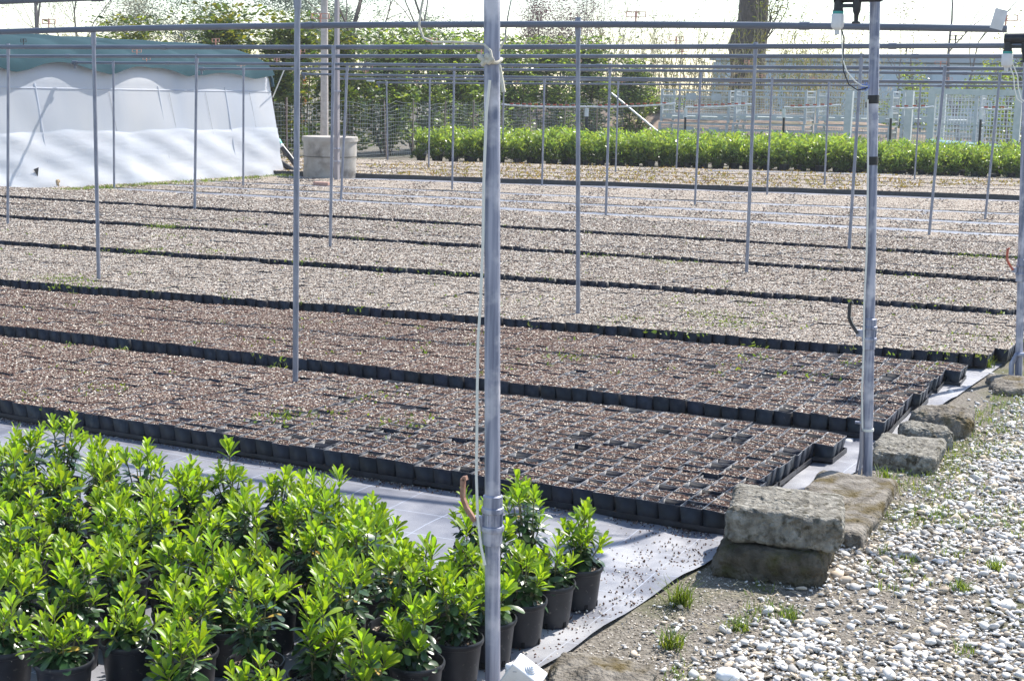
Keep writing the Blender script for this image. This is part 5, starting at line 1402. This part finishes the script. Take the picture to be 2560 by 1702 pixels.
# ------------------------------------------------------------------ trees, reeds and the warehouse far behind
def gpos(x, Y): p = atY(x, 230, Y); return p[0], p[1]
tree('bare_tree', 'bare spring tree with a dark trunk behind the left end of the greenhouse', 'tree', gpos(75, 46), 11, .16, 1, 4, 9000, .055, M['bud'], .25, (3, 5), jitter=.35)
tree('bare_tree', 'slender bare tree at the left picture edge', 'tree', gpos(8, 44), 9, .09, 2, 4, 6500, .055, M['bud'], .3, (3, 5), jitter=.3)
tree('bare_tree', 'pale budding tree between the bare trees and the sky gap at left', 'tree', gpos(205, 52), 9, .10, 3, 4, 12000, .06, M['straw_leaf'], .3, (3, 6), jitter=.4)
tree('bare_tree', 'thin twiggy tree over the middle of the greenhouse roof', 'tree', gpos(300, 54), 7.0, .06, 4, 4, 4000, .055, M['bud'], .35, (3, 5), jitter=.3)
tree('leafy_tree', 'airy blue green leafed tree left of the utility pole', 'tree', gpos(600, 54), 10.0, .15, 6, 4, 38000, .085, M['pine'], .12, (4, 6), jitter=.26, wig=.2)
tree('leafy_tree', 'lower blue green leafed tree behind the greenhouse end', 'tree', gpos(500, 58), 7.6, .10, 8, 4, 20000, .085, M['pine'], .12, (4, 6), jitter=.25, wig=.2)
tree('bare_tree', 'forked bare tree just right of the timber post', 'tree', gpos(805, 44), 8.5, .20, 9, 4, 700, .07, M['bud'], .15, (3, 5), jitter=.2, bark='bark')
tree('bare_tree', 'leafless grey tree left of the middle post', 'tree', gpos(1005, 50), 9.5, .12, 10, 4, 300, .07, M['bud'], .2, (3, 5), jitter=.2)
tree('bare_tree', 'thin straight bare trunk right of the middle post', 'tree', gpos(1160, 47), 9, .07, 11, 3, 200, .07, M['bud'], .4, (2, 4), jitter=.2)
tree('plum_tree', 'purple leafed plum with many fine shoots right of the middle post', 'tree', gpos(1215, 50), 5.6, .07, 12, 4, 9000, .06, M['purple'], .5, (4, 6), jitter=.22)
tree('plum_tree', 'second purple leafed plum nearer the second overhead pole', 'tree', gpos(1290, 52), 5.2, .07, 13, 4, 7500, .06, M['purple'], .5, (4, 6), jitter=.22)
tree('bare_tree', 'fine twigged tree right of the second nearest pipe pole', 'tree', gpos(1400, 55), 7.5, .06, 14, 4, 3000, .055, M['bud'], .5, (3, 5), jitter=.25)
tree('bare_tree', 'open bare tree with dark limbs at the far right behind the warehouse strip', 'tree', gpos(2222, 50), 7.8, .10, 15, 4, 500, .08, M['bud'], .2, (3, 5), jitter=.2)
tree('bare_tree', 'thin leaning sapling beside the second thick post', 'tree', gpos(2050, 50), 5.6, .05, 16, 3, 300, .08, M['bud'], .4, (3, 4), jitter=.2)
tree('bare_tree', 'slim bare sapling between the second post and the far right tree', 'tree', gpos(2120, 52), 5.0, .05, 17, 3, 260, .08, M['bud'], .4, (3, 4), jitter=.2)
tree('bare_tree', 'small bare tree at the right picture edge', 'tree', gpos(2330, 52), 5.2, .06, 18, 3, 700, .08, M['hedge_yel'], .3, (3, 5), jitter=.25)
# big trunk
b = atY(1718, 216, 58)
root = thing('old_tree', 'massive dark old tree trunk rising behind the wire cages', 'tree', (b[0], 58, 0))
m_ = MB(); z0 = b[2]
m_.tube([(0, 0, 0), (0, 0, z0 * .6), (-.02, 0, z0), (.05, 0, z0 + .7), (.0, 0, z0 + 1.3), (-.05, 0, z0 + 1.9), (.05, 0, z0 + 2.3), (.13, 0, z0 + 2.9), (.16, 0, z0 + 4.5), (.2, .1, z0 + 6)], [.86, .82, .74, .70, .71, .78, .72, .60, .58, .5], 18)
m_.build('trunk', M['bark'], root, True)
m_ = MB(); ends = []; rr_ = np.random.default_rng(9)
for k in range(5):
    a = k * 1.26; grow(m_, np.array([.2, .1, z0 + 5.6]), np.array([math.cos(a), math.sin(a), .7]), 3.5, .2, 3, rr_, ends, .2)
for k in range(4):
    grow(m_, np.array([.6, -.3, z0 + 2.0]), np.array([.7, -.2, .8]), 1.3, .05, 2, rr_, ends, .3)
m_.build('limb', M['bark'], root, True)
E = np.array(ends); P = E[rr_.integers(0, len(E), 3500)] + rr_.normal(0, .3, (3500, 3))
link('crown', leaf_mesh_cloud('crown', P, .11, rr_, M['hedge_yel']), root)['kind'] = 'stuff'
# reed clumps
def reeds(x, Y, H_, n, wid, seed, label, lm, lv=2200):
    rng = np.random.default_rng(seed); px, py = gpos(x, Y); root = thing('reed_clump', label, 'reeds', (px, py, 0), 0, 'reed and cane clumps behind the nursery')
    m_ = MB(); P = []
    for k in range(n):
        b = np.array([rng.normal(0, wid), rng.normal(0, .5), 0]); h = H_ * rng.uniform(.55, 1.1); ln = rng.normal(0, .14, 2)
        pts = [b + np.array([ln[0] * t * t * h, ln[1] * t * t * h, h * t]) for t in (0, .35, .7, 1)]
        m_.tube(pts, [.018, .015, .010, .004], 4, caps=False)
        q = rng.uniform(.3, 1, lv // n)
        for t in q: P.append(b + np.array([ln[0] * t * t * h, ln[1] * t * t * h, h * t]) + rng.normal(0, .08, 3))
    m_.build('canes', M['straw'], root)['kind'] = 'stuff'
    link('foliage', leaf_mesh_cloud('foliage', np.array(P), .2, rng, lm, .9, .13), root)['kind'] = 'stuff'
for a in [(1370, 53, 5.0, 40, 1.2, 31, 'pale reeds just right of the second pipe pole', M['straw_leaf']), (1480, 56, 5.6, 55, 1.3, 32, 'tall pale canes left of the old trunk', M['straw_leaf']), (1600, 55, 4.6, 50, 1.2, 33, 'dense reeds touching the old trunk on its left', M['hedge_yel']),
          (1830, 55, 5.2, 60, 1.3, 34, 'yellow green canes right of the old trunk', M['hedge_yel']), (1920, 57, 4.2, 40, 1.1, 35, 'sparse reeds left of the second thick post', M['straw_leaf']), (1700, 52, 3.2, 45, 1.5, 36, 'low dry reeds in front of the old trunk foot', M['straw_leaf']),
          (330, 50, 3.6, 40, 1.3, 37, 'thin reeds showing over the greenhouse net', M['bud']), (410, 52, 3.4, 36, 1.0, 38, 'reeds over the right part of the greenhouse net', M['bud']), (160, 48, 3.8, 40, 1.6, 39, 'pale brush behind the left part of the greenhouse', M['straw_leaf']), (900, 52, 4.6, 40, 1.5, 40, 'thin leafy canes above the laurels left of the middle post', M['pine']), (1060, 54, 4.4, 36, 1.2, 41, 'thin leafy canes above the laurels behind the middle post', M['pine']), (700, 50, 4.6, 50, 1.2, 42, 'leafy canes behind the utility pole', M['hedge_yel'])]:
    reeds(*a)
# orange shrub by the greenhouse end, green bushes behind the cages
rg2 = np.random.default_rng(15)
def bush(x, Y, rx, h, nl, m1, m2, label, size=.13):
    px, py = gpos(x, Y); root = thing('bush', label, 'bush', (px, py, 0)); P = lobes_crown(rg2, rx, rx * .8, h, .1, 22, nl, size)
    mi = (rg2.uniform(0, 1, len(P)) < .4).astype(int)
    link('crown', leaf_mesh_cloud('crown', P, size, rg2, [m1, m2], .4, .42, mi), root)['kind'] = 'stuff'
    m_ = MB()
    for k in range(5): m_.tube([(0, 0, 0), (math.cos(k * 1.3) * rx * .4, math.sin(k * 1.3) * rx * .3, h * .7)], [.03, .01], 5)
    m_.build('stems', M['twig'], root)
bush(690, 46, .5, 4.0, 900, M['orange'], M['hedge_yel'], 'spindly orange leafed shrub above the laurels by the greenhouse end')
bush(620, 33, 1.0, 3.1, 4200, M['laurel_dark'], M['hedge_yel'], 'dark bush behind the right end of the greenhouse')
bush(1520, 51, 1.2, 2.0, 3000, M['laurel_dark'], M['laurel_top'], 'low green bush left of the old trunk')
bush(2090, 56, 1.6, 2.6, 2600, M['laurel_top'], M['hedge_yel'], 'green bushes behind the cages right of the second thick post')
bush(2280, 55, 2.0, 2.8, 3600, M['laurel_top'], M['hedge_yel'], 'wide green bush behind the mesh enclosure')
bush(2380, 54, 1.4, 3.4, 2200, M['laurel_dark'], M['laurel_top'], 'dark green bush cut by the right picture edge')
bush(1880, 58, 1.6, 1.8, 2200, M['straw_leaf'], M['hedge_yel'], 'dry yellowish scrub behind the middle cages')
bush(1440, 54, 1.5, 2.4, 2400, M['hedge_yel'], M['laurel_dark'], 'yellow green scrub at the left end of the earth bank')
# earth bank
V = []; nxb, nyb = 60, 14
for i in range(nxb + 1):
    for j in range(nyb + 1):
        X = -26 + i * 24 / nxb; Y = 46.5 + j * .55; h = 1.25 * math.sin(math.pi * min(1, j / nyb * .62 + 0) ) * (1 - .75 * np.clip((X + 15) / 8, 0, 1))
        V.append((X, Y + .3 * math.sin(X), h + .06 * math.sin(X * 3 + j) * (j > 0) - (.02 if j == 0 else 0)))
F = [(i * (nyb + 1) + j, (i + 1) * (nyb + 1) + j, (i + 1) * (nyb + 1) + j + 1, i * (nyb + 1) + j + 1) for i in range(nxb) for j in range(nyb)]
tag(link('earth_bank', np_mesh('earth_bank', V, F, mat('bank_earth', (.17, .115, .085), (.26, .19, .14), 2.5, rough=.95, bump=.6, c3=(.10, .10, .05), s3=1.2), smooth=True)), 'brown earth bank behind the nursery', None, None, 'structure')
# warehouse
wl_, wr_ = atY(1640, 200, 92), atY(2700, 200, 92)
root = thing('warehouse', 'long low pale blue corrugated warehouse beyond the trees at right', 'building', (wl_[0], 92, 0)); Wd = wr_[0] - wl_[0] + 14; Hw = atY(2000, 128, 92)[2]
m_ = MB(); n = int(Wd / .3)
for i in range(n + 1):
    x = i * Wd / n; dep = 0 if i % 2 == 0 else .06
    m_.v += [(x, dep, 0), (x, dep, Hw - .5)]
for i in range(n): m_.f.append([i * 2, i * 2 + 2, i * 2 + 3, i * 2 + 1]); m_.m.append(0)
m_.build('corrugated_wall', M['warehouse'], root)
m_ = MB(); m_.box((Wd / 2, 6, Hw - .2), (Wd + .4, 12.4, .4)); m_.box((Wd / 2, 6.1, (Hw - .4) / 2), (Wd - .1, 11.6, Hw - .4)); m_.build('roof', M['wh_roof'], root)
for i in range(1, 6):
    m_ = MB(); m_.box((i * Wd / 6, -.05, (Hw - .5) / 2), (.18, .12, Hw - .5)); m_.build('downpipe', M['wh_roof'], root)

# thin summer haze over the whole nursery
hz = MB(); hz.box((-20, 55, 6.5), (110, 124, 15.0)); 
hm = bpy.data.materials.new('haze'); hm.use_nodes = True; hn = hm.node_tree.nodes; hn.remove(hn['Principled BSDF'])
pv_ = hn.new('ShaderNodeVolumePrincipled'); pv_.inputs['Density'].default_value = 0.0008; pv_.inputs['Color'].default_value = (.95, .97, 1, 1)
hm.node_tree.links.new(pv_.outputs[0], hn['Material Output'].inputs['Volume'])
tag(hz.build('haze', hm), 'thin pale haze in the air', None, None, 'stuff')
